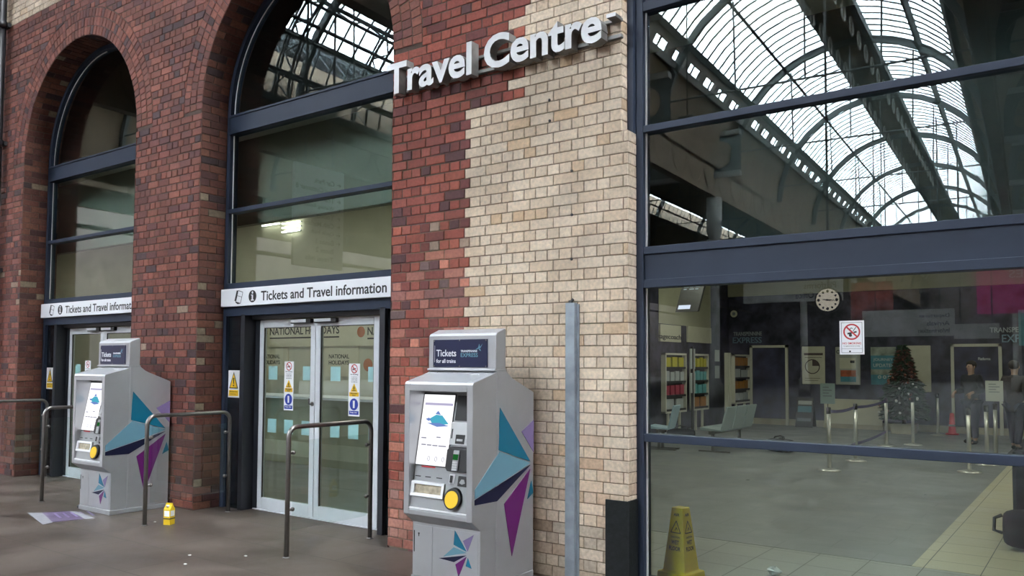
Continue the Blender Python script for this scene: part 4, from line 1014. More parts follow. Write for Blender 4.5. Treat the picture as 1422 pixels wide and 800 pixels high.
# brochure racks on the left side
def rack(X, y0, y1, z0, z1, lab, rows, legs=True):
    O = (X, (y0+y1)/2, 0); t = thing('brochure_rack', lab, 'brochure rack', O, 'brochure racks along the left wall')
    m = MB(O); d = .12; f = .045
    m.box(X, X+d, y0, y0+f, z0, z1).box(X, X+d, y1-f, y1, z0, z1).box(X, X+d, y0, y1, z1-f, z1).box(X, X+d, y0, y1, z0, z0+f); m.build('case', M['white_frame'], t)
    MB(O).box(X, X+.02, y0+f, y1-f, z0+f, z1-f).build('back_board', M['black'], t)
    n = len(rows); hh = (z1-z0-2*f)/n
    for i in range(n):
        zb = z1-f-hh*(i+1)
        MB(O).box(X+.02, X+.12, y0+f, y1-f, zb, zb+.05).build('shelf', M['black'], t)
        mt, c = rows[i]
        wd = (y1-y0-2*f)/c
        for j in range(c):
            a = y0+f+wd*j
            leaf = MB(); leaf.box(X+.05, X+.085, a+wd*.12, a+wd*.86, zb+.05, zb+hh*rnd(.78, .9))
            single(leaf, 'leaflet_stack', M[mt], {'leaflet_y': 'yellow', 'leaflet_w': 'white', 'leaflet_r': 'crimson', 'leaflet_t': 'turquoise', 'leaflet_o': 'orange'}[mt]+' leaflets on shelf %s of the ' % ['one', 'two', 'three', 'four'][i]+lab.split(' with ')[0]+', pile '+['nearest the window', 'second along', 'third along', 'farthest along'][j], 'leaflets', (X+.06, a+wd/2, zb+.05), 'leaflets in the brochure racks')
    if legs:
        m = MB(O); m.box(X+.02, X+.07, y0+.25, y0+.30, 0, z0).box(X+.02, X+.07, y1-.30, y1-.25, 0, z0); m.build_each('leg', M['white_frame'], t)
    return t
rack(-8.45, 12.35, 13.55, .50, 1.93, 'first brochure rack with yellow, white and crimson rows', [('leaflet_y', 3), ('leaflet_w', 4), ('leaflet_r', 4), ('leaflet_w', 2)])
rack(-8.45, 13.98, 14.95, .50, 1.93, 'second brochure rack with yellow and turquoise rows', [('leaflet_y', 4), ('leaflet_t', 4), ('leaflet_t', 3), ('leaflet_o', 2)])
rack(-8.15, 16.0, 17.2, .60, 1.94, 'third brochure rack with orange and white rows', [('leaflet_o', 3), ('leaflet_w', 2), ('leaflet_o', 3), ('leaflet_w', 3)])
for i, (y, z0, z1, w) in enumerate([(13.75, 1.55, 2.05, .28), (13.75, .95, 1.45, .28)]):
    single(MB().box(-8.28, -8.26, y-.15, y+.16, z0, z1), 'hanging_leaflet', M['leaflet_w'], ['upper', 'lower'][i]+' white sheet hanging between the first two brochure racks', 'paper', (-8.27, y, z0))
single(MB().box(-8.30, -8.25, 13.73, 13.79, 0, 2.1), 'rack_post', M['tv'], 'dark upright post between the first two brochure racks', 'post', (-8.27, 13.76, 0))
single(MB().box(-8.72, -8.66, 12.05, 12.13, 0, 1.94), 'rack_post', M['white_frame'], 'pale upright post left of the first brochure rack', 'post', (-8.69, 12.09, 0))
single(MB().box(-8.20, -8.10, 15.70, 15.78, 0, 1.98), 'rack_post', M['white_frame'], 'cream post second to the left of the third brochure rack', 'post', (-8.15, 15.74, 0))
single(MB().box(-8.20, -8.10, 15.86, 15.94, 0, 1.98), 'rack_post', M['white_frame'], 'cream post directly left of the third brochure rack', 'post', (-8.15, 15.9, 0))
for i, (z0, z1) in enumerate([(1.75, 2.07), (1.28, 1.63)]):
    single(MB().box(-8.71, -8.70, 16.30, 16.62, z0, z1), 'wall_paper_sheet', M['paper_w'], ['upper', 'lower'][i]+' white sheet on the left wall beside the cream posts', 'paper', (-8.705, 16.46, z0))
# seats
def seats(x, y, a, n, mat, lab):
    O = (0, 0, 0); t = thing('waiting_seats', lab, 'seat', (x, y, 0), 'seats in the waiting hall'); t.rotation_euler = (0, 0, a)
    L = .56*n
    m = MB(); m.box(-L/2, L/2, -.05, .0, .34, .40); m.box(-L/2+.12, -L/2+.17, -.05, 0, 0, .36).box(L/2-.17, L/2-.12, -.05, 0, 0, .36).box(-L/2+.11, -L/2+.18, -.3, .3, 0, .03).box(L/2-.18, L/2-.11, -.3, .3, 0, .03); m.build('beam_frame', M['steel'], t)
    for i in range(n):
        x0 = -L/2+.56*i+.02; x1 = x0+.52
        m = MB(); m.prism([(-.24, .44), (-.22, .47), (.16, .43), (.19, .40), (-.22, .41)], 'x', x0, x1); m.build('seat_pan', mat, t, .008)
        m = MB(); m.prism([(.17, .44), (.20, .42), (.31, .86), (.28, .87)], 'x', x0+.01, x1-.01); m.build('seat_back', mat, t, .008)
seats(-6.0, 10.2, radians(-90), 3, M['seat'], 'row of three grey beam seats with their backs showing')
seats(-7.02, 9.4, radians(-80), 1, M['chair_b'], 'single pale blue seat at the left edge of the hall')
# holdalls on the floor by the seats
def holdall(x, y, L, h, lab, mat, a=0):
    t = thing('holdall', lab, 'bag', (x, y, 0), 'luggage on the hall floor'); t.rotation_euler = (0, 0, a)
    m = MB(); n = 14; pr = []
    for i, (u, s) in enumerate([(-.5, .6), (-.46, .86), (-.3, 1), (0, 1.03), (.3, 1), (.46, .86), (.5, .6)]):
        for j in range(n):
            q = 2*pi*j/n; cy, cz = cos(q), sin(q)
            e = .75; py = h*.52*s*(abs(cy)**e)*(1 if cy > 0 else -1); pz = h*.5*s*(abs(cz)**e)*(1 if cz > 0 else -1)
            pr.append((u*L, py, h*.5+pz if h*.5+pz > 0 else 0))
    fs = [(i*n+j, i*n+(j+1) % n, (i+1)*n+(j+1) % n, (i+1)*n+j) for i in range(6) for j in range(n)]+[tuple(range(n))[::-1], tuple(range(6*n, 7*n))]
    m.add(pr, fs, True); o = m.build('bag_body', mat, t); sd = o.modifiers.new('s', 'SUBSURF'); sd.levels = sd.render_levels = 1
    m = MB(); m.tube([(-L*.2, -h*.2, h*.93), (-L*.18, -h*.1, h*1.12), (0, 0, h*1.2), (L*.18, -h*.1, h*1.12), (L*.2, -h*.2, h*.93)], .014, 8); m.build('carry_handle', M['black'], t)
    return t
holdall(-7.3, 10.9, .6, .3, 'dark holdall on the floor left of the grey seats', M['bag'], .4)
holdall(-5.0, 10.3, .55, .26, 'dark holdall on the floor right of the grey seats', M['bag'], -.2)
b = holdall(-.47, 3.42, .62, .36, 'black travel bag on the pale tiles at the right edge', M['bag'], .1)
m = MB(); m.tube([(-.31, -.05, .30), (-.37, -.06, .27), (-.375, -.06, .16), (-.31, -.05, .14)], .016, 8); m.build('side_handle', M['black'], b)
# tall black suitcase behind it
O = (-.42, 3.72, 0); t = thing('suitcase', 'tall black suitcase standing behind the travel bag', 'suitcase', O)
MB(O).box(-.71, -.14, 3.62, 3.90, .05, .86).build('case_shell', M['bag'], t, .03)
m = MB(O)
for x in (-.65, -.2):
    for y in (3.66, 3.86): m.lathe([(.028, -.015), (.028, .015)], x, y, .028, 12, 'x')
m.build_each('wheel', M['black'], t); MB(O).tube([(-.55, 3.76, .84), (-.55, 3.76, .98), (-.3, 3.76, .98), (-.3, 3.76, .84)], .012, 8).build('pull_handle', M['steel'], t)
# wet floor sign inside the glass
O = (-2.70, .62, 0); t = thing('wet_floor_cone', 'yellow four-sided wet floor cone just inside the large window', 'safety cone', O)
t.rotation_euler = (0, 0, radians(-10)); t.location = (-2.70, .64, 0)
m = MB(); lv = [(0, .135), (.05, .13), (.06, .10), (.535, .050), (.54, .046)]
vs = []; fs = []
for z, r in lv: vs += [(-r, -r, z), (r, -r, z), (r, r, z), (-r, r, z)]
for i in range(len(lv)-1):
    for j in range(4): fs.append((i*4+j, i*4+(j+1) % 4, i*4+4+(j+1) % 4, i*4+4+j))
fs += [(3, 2, 1, 0), tuple(range(len(vs)-4, len(vs)))]
m.add(vs, fs); m.build('cone_body', M['yellow'], t, .006)
rr = lambda z: .10-(z-.06)*(.05/.475)
blk = pbr('brown_print_dark', (.03, .02, .01), .6)
for face in (0, 1, 2, 3):
    m = MB(); q = MB()
    zt = .37
    text_into(q, 'AIR', -.028, .475, .056, .022, 0, 0, offset=.035); text_into(q, 'CAUTION', -.04, .31, .08, .014, 0, 0, offset=.035); text_into(q, 'WET', -.035, .262, .07, .032, 0, 0, offset=.035); text_into(q, 'FLOOR', -.052, .215, .104, .032, 0, 0, offset=.035)
    stroke(q, [(-.045, .35), (.045, .35), (0, .44), (-.045, .35)], .007, 0, 0); stroke(q, [(-.008, .365), (.004, .39), (.014, .37)], .006, 0, 0)
    a = face*pi/2
    P = []
    for x, y_, z in q.v:
        yy = -rr(z)-.0015+y_; P.append((x*cos(a)-yy*sin(a), x*sin(a)+yy*cos(a), z))
    m.add(P, q.f); m.build('printed_warning', blk, t)
# crumpled paper on the tiles, splashes
m = MB(); random.seed(3)
m.ball((-2.14, 1.15, .028), .035, 9, 7, (1.6, 1, .8)); m.v = [(x+rnd(-.012, .012), y+rnd(-.012, .012), max(0, z+rnd(-.012, .012))) for x, y, z in m.v]; m.sm = [False]*len(m.sm)
single(m, 'crumpled_tissue', M['paper_w'], 'crumpled white tissue on the pale tiles behind the window', 'litter', (-2.14, 1.15, 0))
# christmas tree
random.seed(11)
O = (-3.97, 16.55, 0); t = thing('christmas_tree', 'decorated christmas tree in a pale tub by the back wall', 'christmas tree', O)
def needles(mb, z0, z1, r0, r1, n, sz):
    for i in range(n):
        u = random.random()**.8; z = z0+(z1-z0)*u; r = (r0+(r1-r0)*u)*(.55+.5*random.random()); a = rnd(0, 2*pi)
        c = (O[0]+r*cos(a), O[1]+r*sin(a), z)
        L = sz*rnd(.7, 1.4); dx, dy = cos(a), sin(a); tz = rnd(-.5, .15); w = L*.28
        tip = (c[0]+dx*L, c[1]+dy*L, z+tz*L); px, py = -dy*w, dx*w
        mb.add([(c[0]-px, c[1]-py, z), (c[0]+px, c[1]+py, z), tip, (c[0], c[1], z+w), (c[0], c[1], z-w)], [(0, 2, 3), (3, 2, 1), (1, 2, 4), (4, 2, 0), (0, 3, 1), (0, 1, 4)])
m = MB(O); m.lathe([(.34, .35), (.24, 1.0), (.06, 1.9), (.01, 2.1)], O[0], O[1], 0, 14); needles(m, .35, 1.25, .50, .34, 900, .13); needles(m, 1.2, 2.15, .33, .05, 420, .09); m.build('foliage', M['tree'], t)
m = MB(O); needles(m, 1.15, 2.05, .34, .07, 420, .10); m.build('copper_tinsel', M['tinsel'], t)
for i in range(34):
    u = random.random(); z = .45+1.55*u; r = (.54*(1-u)+.10)*.98; a = rnd(pi, 2*pi)
    MB(O).ball((O[0]+r*cos(a), O[1]+r*sin(a), z), rnd(.024, .036), 8, 6).build('bauble', M['bauble'] if u < .5 and i % 4 else M['bauble_r'], t)
MB(O).lathe([(.05, .2), (.05, .5)], O[0], O[1], 0, 10).build('trunk', M['hair'], t)
MB(O).prism([(-4.22, 0), (-3.72, 0), (-3.69, .24), (-4.25, .24)], 'y', 16.3, 16.8).build('tub', M['skirt'], t, .01)
# red cone standing in for a blurred red glow
O = (-2.98, 16.95, 0); t = thing('red_glow_cone', 'small red cone in place of a red glow beside the farthest queue post', 'cone', O)
MB(O).lathe([(.15, 0), (.15, .03), (.09, .04), (.045, .5), (.03, .52)], O[0], O[1], 0, 18).build('cone', pbr('red_plastic', (.55, .02, .03), .4), t); MB(O).lathe([(.075, .2), (.066, .28)], O[0], O[1], 0, 18).build('band', M['paper_w'], t)

# ------------------------------------------------------------------ people in the hall
def skin(name, joints, bones, parent, mat, sub=2):
    """one continuous surface grown around a skeleton: joints name -> (x,y,z,r)"""
    keys = list(joints); ix = {k: i for i, k in enumerate(keys)}
    me = bpy.data.meshes.new(name); me.from_pydata([joints[k][:3] for k in keys], [(ix[a], ix[b]) for a, b in bones], [])
    o = bpy.data.objects.new(name, me); COL.objects.link(o)
    mod = o.modifiers.new('skin', 'SKIN'); mod.use_smooth_shade = True
    for i, k in enumerate(keys):
        v = me.skin_vertices[0].data[i]; q = joints[k]; v.radius = (q[3], q[4] if len(q) > 4 else q[3]); v.use_root = (i == 0)
    s_ = o.modifiers.new('sub', 'SUBSURF'); s_.levels = s_.render_levels = sub
    dg = bpy.context.evaluated_depsgraph_get(); dg.update()
    m2 = bpy.data.meshes.new_from_object(o.evaluated_get(dg)); bpy.data.objects.remove(o); bpy.data.meshes.remove(me)
    m2.name = name; m2.materials.clear(); m2.materials.append(mat)
    m2.polygons.foreach_set('use_smooth', [True]*len(m2.polygons))
    o = bpy.data.objects.new(name, m2); COL.objects.link(o); o.parent = parent; return o
def person(x, y, rot_, lab, coat, step, bend):
    t = thing('person', lab, 'person', (x, y, 0)); t.rotation_euler = (0, 0, rot_)
    J = {'pelvis': (0, 0, .93, .13, .10), 'waist': (0, -.01, 1.08, .125, .09), 'chest': (0, 0, 1.28, .15, .10), 'neck0': (0, .0, 1.45, .07), 'neck': (0, -.01, 1.52, .052), 'skull': (0, -.02, 1.63, .085, .095), 'crown': (0, -.01, 1.72, .06)}
    Bn = [('pelvis', 'waist'), ('waist', 'chest'), ('chest', 'neck0'), ('neck0', 'neck'), ('neck', 'skull'), ('skull', 'crown')]
    for s, q in ((-1, 'l'), (1, 'r')):
        st = step*s
        J[q+'sh'] = (s*.18, 0, 1.41, .06); J[q+'el'] = (s*.235, .04, 1.13, .043); J[q+'wr'] = (s*.22, -.10-bend*.12, .93+bend*.17, .03); J[q+'pa'] = (s*.205, -.14-bend*.14, .89+bend*.19, .032, .02)
        Bn += [('chest', q+'sh'), (q+'sh', q+'el'), (q+'el', q+'wr'), (q+'wr', q+'pa')]
        for f in range(4):
            dx = s*(-.028+.018*f); L = (.055, .068, .072, .06)[f]
            b = J[q+'pa']; J[q+'f%da' % f] = (b[0]+dx, b[1]-.03, b[2]-.05, .010); J[q+'f%db' % f] = (b[0]+dx*1.1, b[1]-.02, b[2]-.05-L, .008)
            Bn += [(q+'pa', q+'f%da' % f), (q+'f%da' % f, q+'f%db' % f)]
        b = J[q+'pa']; J[q+'th'] = (b[0]-s*.045, b[1]-.035, b[2]-.02, .011); J[q+'th2'] = (b[0]-s*.05, b[1]-.06, b[2]-.05, .009); Bn += [(q+'pa', q+'th'), (q+'th', q+'th2')]
        J[q+'hip'] = (s*.095, 0, .86, .095); J[q+'kn'] = (s*.10, -.03-st*.5, .49, .062); J[q+'an'] = (s*.10, .02-st, .09, .04); J[q+'toe'] = (s*.115, -.15-st, .035, .036)
        Bn += [('pelvis', q+'hip'), (q+'hip', q+'kn'), (q+'kn', q+'an'), (q+'an', q+'toe')]
    body = skin('body', J, Bn, t, M['skin'])
    # face: nose, eyes, ears joined to the head as small parts
    m = MB(); m.ball((0, -.122, 1.635), .016, 8, 6, (.8, 1.2, 1.3)); m.ball((-.088, -.01, 1.635), .025, 8, 6, (.4, .8, 1.2)); m.ball((.088, -.01, 1.635), .025, 8, 6, (.4, .8, 1.2)); m.build('nose_and_ears', M['skin'], t)
    m = MB(); m.ball((-.032, -.104, 1.655), .010, 8, 6); m.ball((.032, -.104, 1.655), .010, 8, 6); m.build_each('eyes', M['black'], t)
    m = MB(); m.ball((0, -.112, 1.585), .016, 8, 6, (1.5, .5, .35)); m.build('mouth', M['red_s'], t)
    m = MB(); m.ball((0, .012, 1.685), .105, 16, 10, (.95, 1.0, .92)); m.v = [(a, b if b > -.06 else -.06-(b+.06)*.1-.03*(c > 1.70), c if not (b < -.03 and c < 1.69) else 1.69) for a, b, c in m.v]; m.build('hair', M['hair'], t)
    K = {'p': (0, .005, .95, .165, .135), 'hem': (0, .01, .74, .17, .14), 'w': (0, 0, 1.10, .16, .125), 'c': (0, .005, 1.29, .185, .135), 'n': (0, .005, 1.44, .10, .085), 'col': (0, .0, 1.50, .075, .07)}
    B2 = [('p', 'hem'), ('p', 'w'), ('w', 'c'), ('c', 'n'), ('n', 'col')]
    for s, q in ((-1, 'l'), (1, 'r')):
        for a in ('sh', 'el', 'wr'):
            v = J[q+a]; K[q+a] = (v[0], v[1], v[2], v[3]+(.03 if a != 'wr' else .022))
        B2 += [('c', q+'sh'), (q+'sh', q+'el'), (q+'el', q+'wr')]
    skin('coat', K, B2, t, coat)
    K = {'p': (0, 0, .92, .135, .11)}; B2 = []
    for s, q in ((-1, 'l'), (1, 'r')):
        for a in ('hip', 'kn', 'an'):
            v = J[q+a]; K[q+a] = (v[0], v[1], v[2]+(.02 if a == 'an' else 0), v[3]+.022)
        B2 += [('p', q+'hip'), (q+'hip', q+'kn'), (q+'kn', q+'an')]
    skin('trousers', K, B2, t, M['jeans'])
    for s, q in ((-1, 'l'), (1, 'r')):
        a, b = J[q+'an'], J[q+'toe']
        m = MB(); m.ball((a[0], (a[1]+b[1])/2+.01, .05), .05, 12, 8, (1.0, 2.7, 1.0)); m.v = [(u, v, max(.0, w)) for u, v, w in m.v]; m.build('shoe', M['shoe'], t)
person(-2.28, 14.6, radians(-35), 'person in a dark coat and jeans standing in front of the right door frame', M['coat'], .05, 1)
person(-1.42, 13.6, radians(160), 'person in a brown coat walking at the far right of the hall', M['coat2'], .14, 0)

# ------------------------------------------------------------------ station shed behind the camera: vaults, girders, roof glazing
PH = radians(3.45)
def shed(u, v, z):
    x = u*cos(PH)-v*sin(PH); y = u*sin(PH)+v*cos(PH)-5.3646
    return (x, min(-y, -.02), z)
RV = 4.73; ZV = 9.46; UC = -5.62; SP = 9.7; VEND = 104
def vault(k, strips, det):
    uc = UC+SP*k
    V0 = 7.0 if k > -3 else 9
    sh = MB(); pn = MB(); bars = MB(); rib = MB()
    def P(th, v, r=RV): return shed(uc+r*sin(th), v, ZV+r*cos(th))
    # boarded shell everywhere that is not glazed
    edges = sorted({-radians(90), radians(90)} | {radians(a) for s in strips for a in s[:2]})
    def glazed(a, b, v0, v1):
        for s in strips:
            va = s[2] if len(s) > 2 else 0; vb = s[3] if len(s) > 3 else 999
            if s[0]-.01 <= math.degrees(a) and math.degrees(b) <= s[1]+.01 and v0 >= va-.01 and v1 <= vb+.01: return True
        return False
    for a, b in zip(edges, edges[1:]):
        n = max(1, int(math.degrees(b-a)/8)+1)
        for (v0, v1) in ((V0, 13), (13, 18), (18, 28), (28, VEND)):
            for i in range(n):
                t0, t1 = a+(b-a)*i/n, a+(b-a)*(i+1)/n
                mb = pn if glazed(a, b, v0, v1) else sh
                mb.add([P(t0, v0), P(t1, v0), P(t1, v1), P(t0, v1)], [(0, 1, 2, 3)])
                if mb is sh: mb.add([P(t0, v0, RV+.12), P(t1, v0, RV+.12), P(t1, v1, RV+.12), P(t0, v1, RV+.12)], [(3, 2, 1, 0)])
    struct(sh.build('ceiling', M['shed_wood'])); struct(pn.build('roof_glazing', M['roof_pane']))
    # glazing bars, purlins
    step = det
    for s in strips:
        a, b = radians(s[0]), radians(s[1]); va = s[2] if len(s) > 2 else V0; vb = s[3] if len(s) > 3 else VEND
        v = max(va, V0); n = 5; c = 0
        while v < vb:
            w = .028
            for i in range(n):
                t0, t1 = a+(b-a)*i/n, a+(b-a)*(i+1)/n
                q = [P(t0, v-w, RV-.02), P(t1, v-w, RV-.02), P(t1, v+w, RV-.02), P(t0, v+w, RV-.02)]+[P(t0, v-w, RV-.06), P(t1, v-w, RV-.06), P(t1, v+w, RV-.06), P(t0, v+w, RV-.06)]
                bars.add(q, [(0, 1, 2, 3), (7, 6, 5, 4), (0, 4, 5, 1), (2, 6, 7, 3)])
            v += step; c += 1
        for th in ((a, (a+b)/2, b) if b-a > .2 else ()):
            w = .010 if th == (a+b)/2 else .022
            q = [P(th-w, max(va, V0), RV-.02), P(th+w, max(va, V0), RV-.02), P(th+w, max(va, V0), RV-.22), P(th-w, max(va, V0), RV-.22)]+[P(th-w, vb, RV-.02), P(th+w, vb, RV-.02), P(th+w, vb, RV-.22), P(th-w, vb, RV-.22)]
            bars.add(q, [(0, 1, 5, 4), (1, 2, 6, 5), (2, 3, 7, 6), (3, 0, 4, 7)])
    struct(bars.build('roof_bars', M['shed_steel']))
    # transverse arched ribs
    v = 10.0
    while v < VEND:
        n = 16
        for i in range(n):
            t0, t1 = radians(-88+176*i/n), radians(-88+176*(i+1)/n); w = .07
            q = [P(t0, v-w, RV-.03), P(t1, v-w, RV-.03), P(t1, v+w, RV-.03), P(t0, v+w, RV-.03)]+[P(t0, v-w, RV-.26), P(t1, v-w, RV-.26), P(t1, v+w, RV-.26), P(t0, v+w, RV-.26)]
            rib.add(q, [(0, 1, 2, 3), (7, 6, 5, 4), (0, 4, 5, 1), (2, 6, 7, 3)])
        # tie rods
        for th in (0, 30, -30):
            rib.tube([P(radians(th), v, RV-.35), shed(uc+RV*sin(radians(th))*.9, v, ZV+.9)], .03, 6, False)
        rib.tube([shed(uc-RV+.2, v, ZV+.9), shed(uc+RV-.2, v, ZV+.9)], .035, 6, False)
        v += 7.5
    struct(rib.build('roof_ribs', M['shed_steel']))
vault(0, [(-62, -57.6, 18, 999), (-54, -9, 18, 999), (9, 54, 18, 999)], .6)  # near end boarded over so that light comes from farther back
vault(1, [(-54, -9, 28, 999)], 1)  # far glazing added to light this bay
vault(-1, [(-84, -20, 13, 28), (-72, -56, 28, 999)], .7)
vault(-2, [(-60, -9, 13, 28), (20, 60, 13, 28)], .8)
vault(-3, [], 1)  # fully boarded to dim the left side
vault(2, [], 1)  # fully boarded to keep light off the right-hand faces
# pale beams and posts of the clerestory strip beside the main skylight
def Pm(th, v, r): return shed(UC+r*sin(th), v, ZV+r*cos(th))
m = MB()
def slab(th0, th1, v0, v1, r0=RV-.16, r1=RV-.01):
    q = [Pm(th0, v0, r0), Pm(th1, v0, r0), Pm(th1, v1, r0), Pm(th0, v1, r0), Pm(th0, v0, r1), Pm(th1, v0, r1), Pm(th1, v1, r1), Pm(th0, v1, r1)]
    m.add(q, [(0, 3, 2, 1), (4, 5, 6, 7), (0, 1, 5, 4), (1, 2, 6, 5), (2, 3, 7, 6), (3, 0, 4, 7)])
slab(radians(-57.6), radians(-54), 7, VEND); slab(radians(-64.5), radians(-62), 7, VEND)
v = 7.5
while v < VEND:
    slab(radians(-62), radians(-57.6), v, v+.34); v += 1.5
struct(m.build('clerestory_beam', M['shed_light']))
# lattice under the near glazing of the next bay
m = MB()
def Pn(th, v, r): return shed(UC-SP+r*sin(radians(th)), v, ZV+r*cos(radians(th)))
for th in (-74, -58, -42, -28):
    m.tube([Pn(th, 9, RV-.12), Pn(th, 30, RV-.12)], .07, 6, False); m.tube([Pn(th, 9, RV-.75), Pn(th, 30, RV-.75)], .05, 6, False)
    v = 9; i = 0
    while v < 30:
        m.tube([Pn(th, v, RV-.12 if i % 2 else RV-.75), Pn(th, v+.9, RV-.75 if i % 2 else RV-.12)], .028, 5, False); v += .9; i += 1
for v in (13, 16.5, 20, 23.5, 27):
    for r in (RV-.2, RV-.75): m.tube([Pn(t, v, r) for t in range(-84, -10, 6)], .05, 6, False)
    for i, t in enumerate(range(-84, -14, 6)): m.tube([Pn(t, v, RV-.2 if i % 2 else RV-.75), Pn(t+6, v, RV-.75 if i % 2 else RV-.2)], .03, 5, False)
struct(m.build('roof_lattice', M['shed_steel']))
# cast rings hanging below the crown
m = MB(); v = 9
while v < 60:
    for du in (-.5, .5):
        ring = [shed(UC+du, v+.32*cos(2*pi*i/14), ZV+RV-.55+.32*sin(2*pi*i/14)) for i in range(15)]
        m.tube(ring, .035, 5, False)
    v += 1.5
struct(m.build('crown_rings', M['shed_light']))
# transverse spandrel girders with round holes, either side of the main bay
def spandrel(u0, u1, v, z0=9.15, z1=10.75):
    m = MB(); n = max(1, int((u1-u0)/1.5)); wd = (u1-u0)/n; zc = (z0+z1)/2
    for i in range(n):
        uc = u0+wd*(i+.5); r = .55; K = 16
        for s_ in (-.05, .05):
            inner = [shed(uc+r*cos(2*pi*j/K), v+s_, zc+r*sin(2*pi*j/K)) for j in range(K)]
            outer = []
            for j in range(K):
                c, q = cos(2*pi*j/K), sin(2*pi*j/K); k = max(abs(c), abs(q)); outer.append(shed(uc+c/k*wd/2, v+s_, zc+q/k*(z1-z0)/2))
            m.add(inner+outer, [(j, (j+1) % K, K+(j+1) % K, K+j) for j in range(K)])
        a_ = [shed(uc+r*cos(2*pi*j/K), v-.05, zc+r*sin(2*pi*j/K)) for j in range(K)]; b_ = [shed(uc+r*cos(2*pi*j/K), v+.05, zc+r*sin(2*pi*j/K)) for j in range(K)]
        m.add(a_+b_, [(j, (j+1) % K, K+(j+1) % K, K+j) for j in range(K)])
    struct(m.build('spandrel_girder', M['shed_steel']))
    m = MB()
    for z in (z0, z1):
        q = [shed(u0, v-.14, z-.09), shed(u1, v-.14, z-.09), shed(u1, v+.14, z-.09), shed(u0, v+.14, z-.09), shed(u0, v-.14, z+.09), shed(u1, v-.14, z+.09), shed(u1, v+.14, z+.09), shed(u0, v+.14, z+.09)]
        m.add(q, [(0, 3, 2, 1), (4, 5, 6, 7), (0, 1, 5, 4), (1, 2, 6, 5), (2, 3, 7, 6), (3, 0, 4, 7)])
    struct(m.build('girder_flange', M['shed_light']))
for v in (16.2, 23.6, 31.0, 38.5, 46):
    spandrel(-.6, 8.4, v)
    if 20 < v < 32: spandrel(-19.5, -9.4, v)
# arcade girders with round openings, between the vaults
for k in range(-4, 3):
    u = UC+SP*(k+.5); m = MB(); n = 18
    v0, v1 = 7.5 if k > -3 else 10, VEND
    def gbox(ua, ub, za, zb):
        c = [shed(ua, v0, za), shed(ub, v0, za), shed(ub, v1, za), shed(ua, v1, za), shed(ua, v0, zb), shed(ub, v0, zb), shed(ub, v1, zb), shed(ua, v1, zb)]
        m.add(c, [(0, 3, 2, 1), (4, 5, 6, 7), (0, 1, 5, 4), (1, 2, 6, 5), (2, 3, 7, 6), (3, 0, 4, 7)])
    gbox(u-.15, u+.15, 8.25, 8.45); gbox(u-.15, u+.15, 9.95, 10.15); gbox(u-.09, u+.09, 9.3, 10.0) if k not in (0, -1) else None
    if k in (0, -1, -2):
        v = 9
        while v < 45:
            ring = [shed(u, v+.70*cos(2*pi*i/16), 9.2+.70*sin(2*pi*i/16)) for i in range(17)]
            m.tube(ring, .07, 6, False); v += 1.65
        pl = [shed(u+.03, v0, 8.4), shed(u+.03, v1, 8.4), shed(u+.03, v1, 10.0), shed(u+.03, v0, 10.0)]
        m.add(pl, [(0, 1, 2, 3)])
    struct(m.build('arcade_girder', M['shed_wood']))
for i, (u, v) in enumerate([(-10.47, 31), (-10.47, 46), (-10.47, 61), (-.77, 61), (-.77, 76), (-20.2, 60), (8.9, 70)]):
    x, y, _ = shed(u, v, 0); m = MB(); m.lathe([(.32, 0), (.32, .9), (.2, 1.0), (.17, 6.5), (.3, 6.9), (.3, 8.25)], x, y, 0, 16)
    struct(m.build('column', M['shed_light']))
# shed side and end walls
struct(MB().box(-60, -59.5, -98, 0, 0, 15.5).build('wall_shed_left', M['shed_brick']))
struct(MB().box(29.5, 30, -98, 0, 0, 15.5).build('wall_shed_right', M['shed_brick']))
struct(MB().box(-60, 30, -96.5, -96, 0, 15.5).build('wall_shed_end', M['shed_brick']))
# station clock, hanging boards and banners behind the camera, mirrored in the shop window
def hang(mb, x, y, z0, z1=8.3): return mb.tube([(x, y, z0), (x, y, z1)], .03, 8)
O = (-5.3, -14.6, 8.3); t = thing('station_clock', 'round cream station clock mirrored in the shop window', 'clock', O)
cx, cy, cz, cr = -5.3, -14.6, 3.22, .27
MB(O).lathe([(cr+.03, -.07), (cr+.03, .07), (cr, .075)], cx, cy, cz, 32, 'y').build('rim', M['black'], t)
MB(O).lathe([(cr, .075), (cr, .080)], cx, cy, cz, 32, 'y').build('dial', M['clock'], t)
m = MB(O)
for i in range(12):
    a = pi/6*i; m.ball((cx+.21*sin(a), cy+.083, cz+.21*cos(a)), 0.036 if i % 3 == 0 else .027, 8, 6, (1, .3, 1))
m.build_each('hour_marks', M['black'], t)
m = MB(O)
for a, L, w in ((radians(95), .20, .018), (radians(-82), .14, .024)):
    dx, dz = sin(a), cos(a); m.add([(cx-dz*w, cy+.086, cz+dx*w), (cx+dz*w, cy+.086, cz-dx*w), (cx+dx*L, cy+.088, cz+dz*L), (cx-dz*w, cy+.092, cz+dx*w), (cx+dz*w, cy+.092, cz-dx*w)], [(0, 1, 2), (3, 2, 4), (0, 2, 3), (1, 4, 2)])
m.build('hands', M['black'], t); hang(MB(O), cx, cy, cz+cr, 12.8).build('hanger', M['shed_steel'], t)
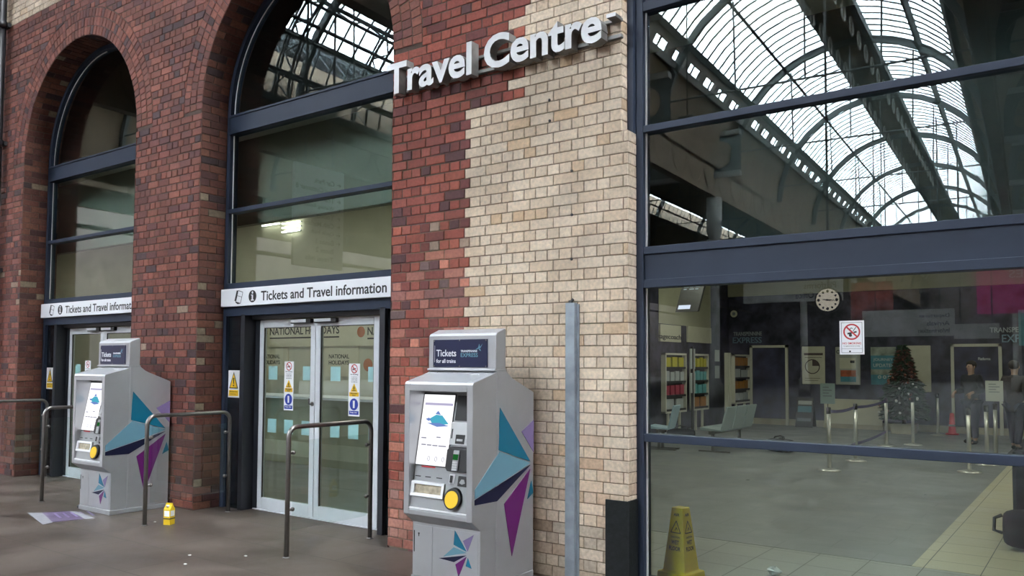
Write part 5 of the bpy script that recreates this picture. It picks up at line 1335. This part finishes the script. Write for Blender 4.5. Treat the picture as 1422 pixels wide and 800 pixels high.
def board(name, x, y, w, h, z, mat, lab, txt=(), cat='sign', tm='black', top=12.8):
    O = (x, y, top); t = thing(name, lab, cat, O)
    MB(O).box(x-w/2, x+w/2, y-.05, y+.05, z, z+h).build('board', mat, t)
    if txt:
        for s_, dx, dz, tw, th in txt:
            m = MB(O); q = MB(); text_into(q, s_, 0, 0, tw, th, 0, .004)
            m.add([(x+w/2-dx-a, y+.05-b, z+dz+c) for a, b, c in q.v], q.f)
            m.build('lettering', M[tm], t)
    m = MB(O); hang(m, x-w*.35, y, z+h-.02, top); hang(m, x+w*.35, y, z+h-.02, top); m.build_each('hanger', M['shed_steel'], t)
O = (-8.9, -14.6, 8.4); t = thing('floodlight', 'bright lamp under the roof girder mirrored above the large transom', 'lamp', O)
MB(O).box(-9.1, -8.7, -14.75, -14.45, 8.2, 8.32).build('lamp_housing', M['black'], t, .02); MB(O).box(-9.06, -8.74, -14.71, -14.49, 8.17, 8.2).build('lens', emit('lit_lens', (1, .97, .9), 40.), t); MB(O).tube([(-8.9, -14.6, 8.3), (-8.9, -14.6, 13.0)], .02, 8).build('hanger', M['shed_steel'], t)
board('hanging_board', -12.25, -34.6, 4.8, 1.15, 4.75, M['board_w'], 'wide pale hanging board left of the station clock', [('Platforms', .3, .6, 1.5, .3), ('Ticket Office', .3, .15, 1.9, .3)], top=9)
board('hanging_board', -7.1, -34.6, 3.8, 1.2, 2.99, M['board_w'], 'wide pale hanging board right of the no smoking sign', [('Departures', .2, .78, 1.2, .2), ('Arrivals', .2, .46, .9, .2), ('Information', .2, .14, 1.25, .2)])
board('hanging_board', -4.25, -33.4, 1.66, .63, 2.81, M['board_w'], 'small pale hanging board beside the wide one', (), top=12)
board('hanging_banner', -2.68, -34.6, 3.3, 3.3, 3.9, M['pink'], 'pink banner at the top right of the shop window', [('TRAVEL', .6, 2.1, 1.7, .34), ('TIMES', .6, 1.5, 1.5, .34)], 'banner', 'white', 9)
board('hanging_banner', -9.3, -38.0, 1.95, 2.0, 3.85, M['redban'], 'dark red banner right of the station clock', (), 'banner')

# ------------------------------------------------------------------ light, camera, view
w = bpy.data.worlds.new('World'); S.world = w; w.use_nodes = True
bg = w.node_tree.nodes['Background']; bg.inputs[0].default_value = (.90, .95, 1., 1); bg.inputs[1].default_value = 32.0
cam = bpy.data.cameras.new('camera'); co = bpy.data.objects.new('camera', cam); COL.objects.link(co); S.camera = co
f, yaw, pit, rol, ypx = 1134.38, .625523, .0479778, .0053138, 450.975
cam.sensor_fit = 'HORIZONTAL'; cam.sensor_width = 36; cam.lens = f/1422*36
cam.shift_y = (ypx-400)/1422
cam.clip_end = 500
from mathutils import Matrix, Vector
fw = Vector((-sin(yaw)*cos(pit), cos(yaw)*cos(pit), sin(pit))); rt = Vector((cos(yaw), sin(yaw), 0)); up = rt.cross(fw)
r2 = rt*cos(rol)+up*sin(rol); u2 = up*cos(rol)-rt*sin(rol)
mt = Matrix((r2, u2, -fw)).transposed().to_4x4(); mt.translation = (0, -5.3646, 1.65); co.matrix_world = mt
S.view_settings.view_transform = 'Standard'; S.view_settings.look = 'None'; S.view_settings.gamma = 1; S.view_settings.use_curve_mapping = False
S.view_settings.exposure = 0.0
S.cycles.transparent_max_bounces = 32
S.cycles.max_bounces = 10; S.cycles.diffuse_bounces = 5; S.cycles.glossy_bounces = 6
S.cycles.use_denoising = True
S.cycles.caustics_reflective = False; S.cycles.caustics_refractive = False
S.cycles.sample_clamp_indirect = 6
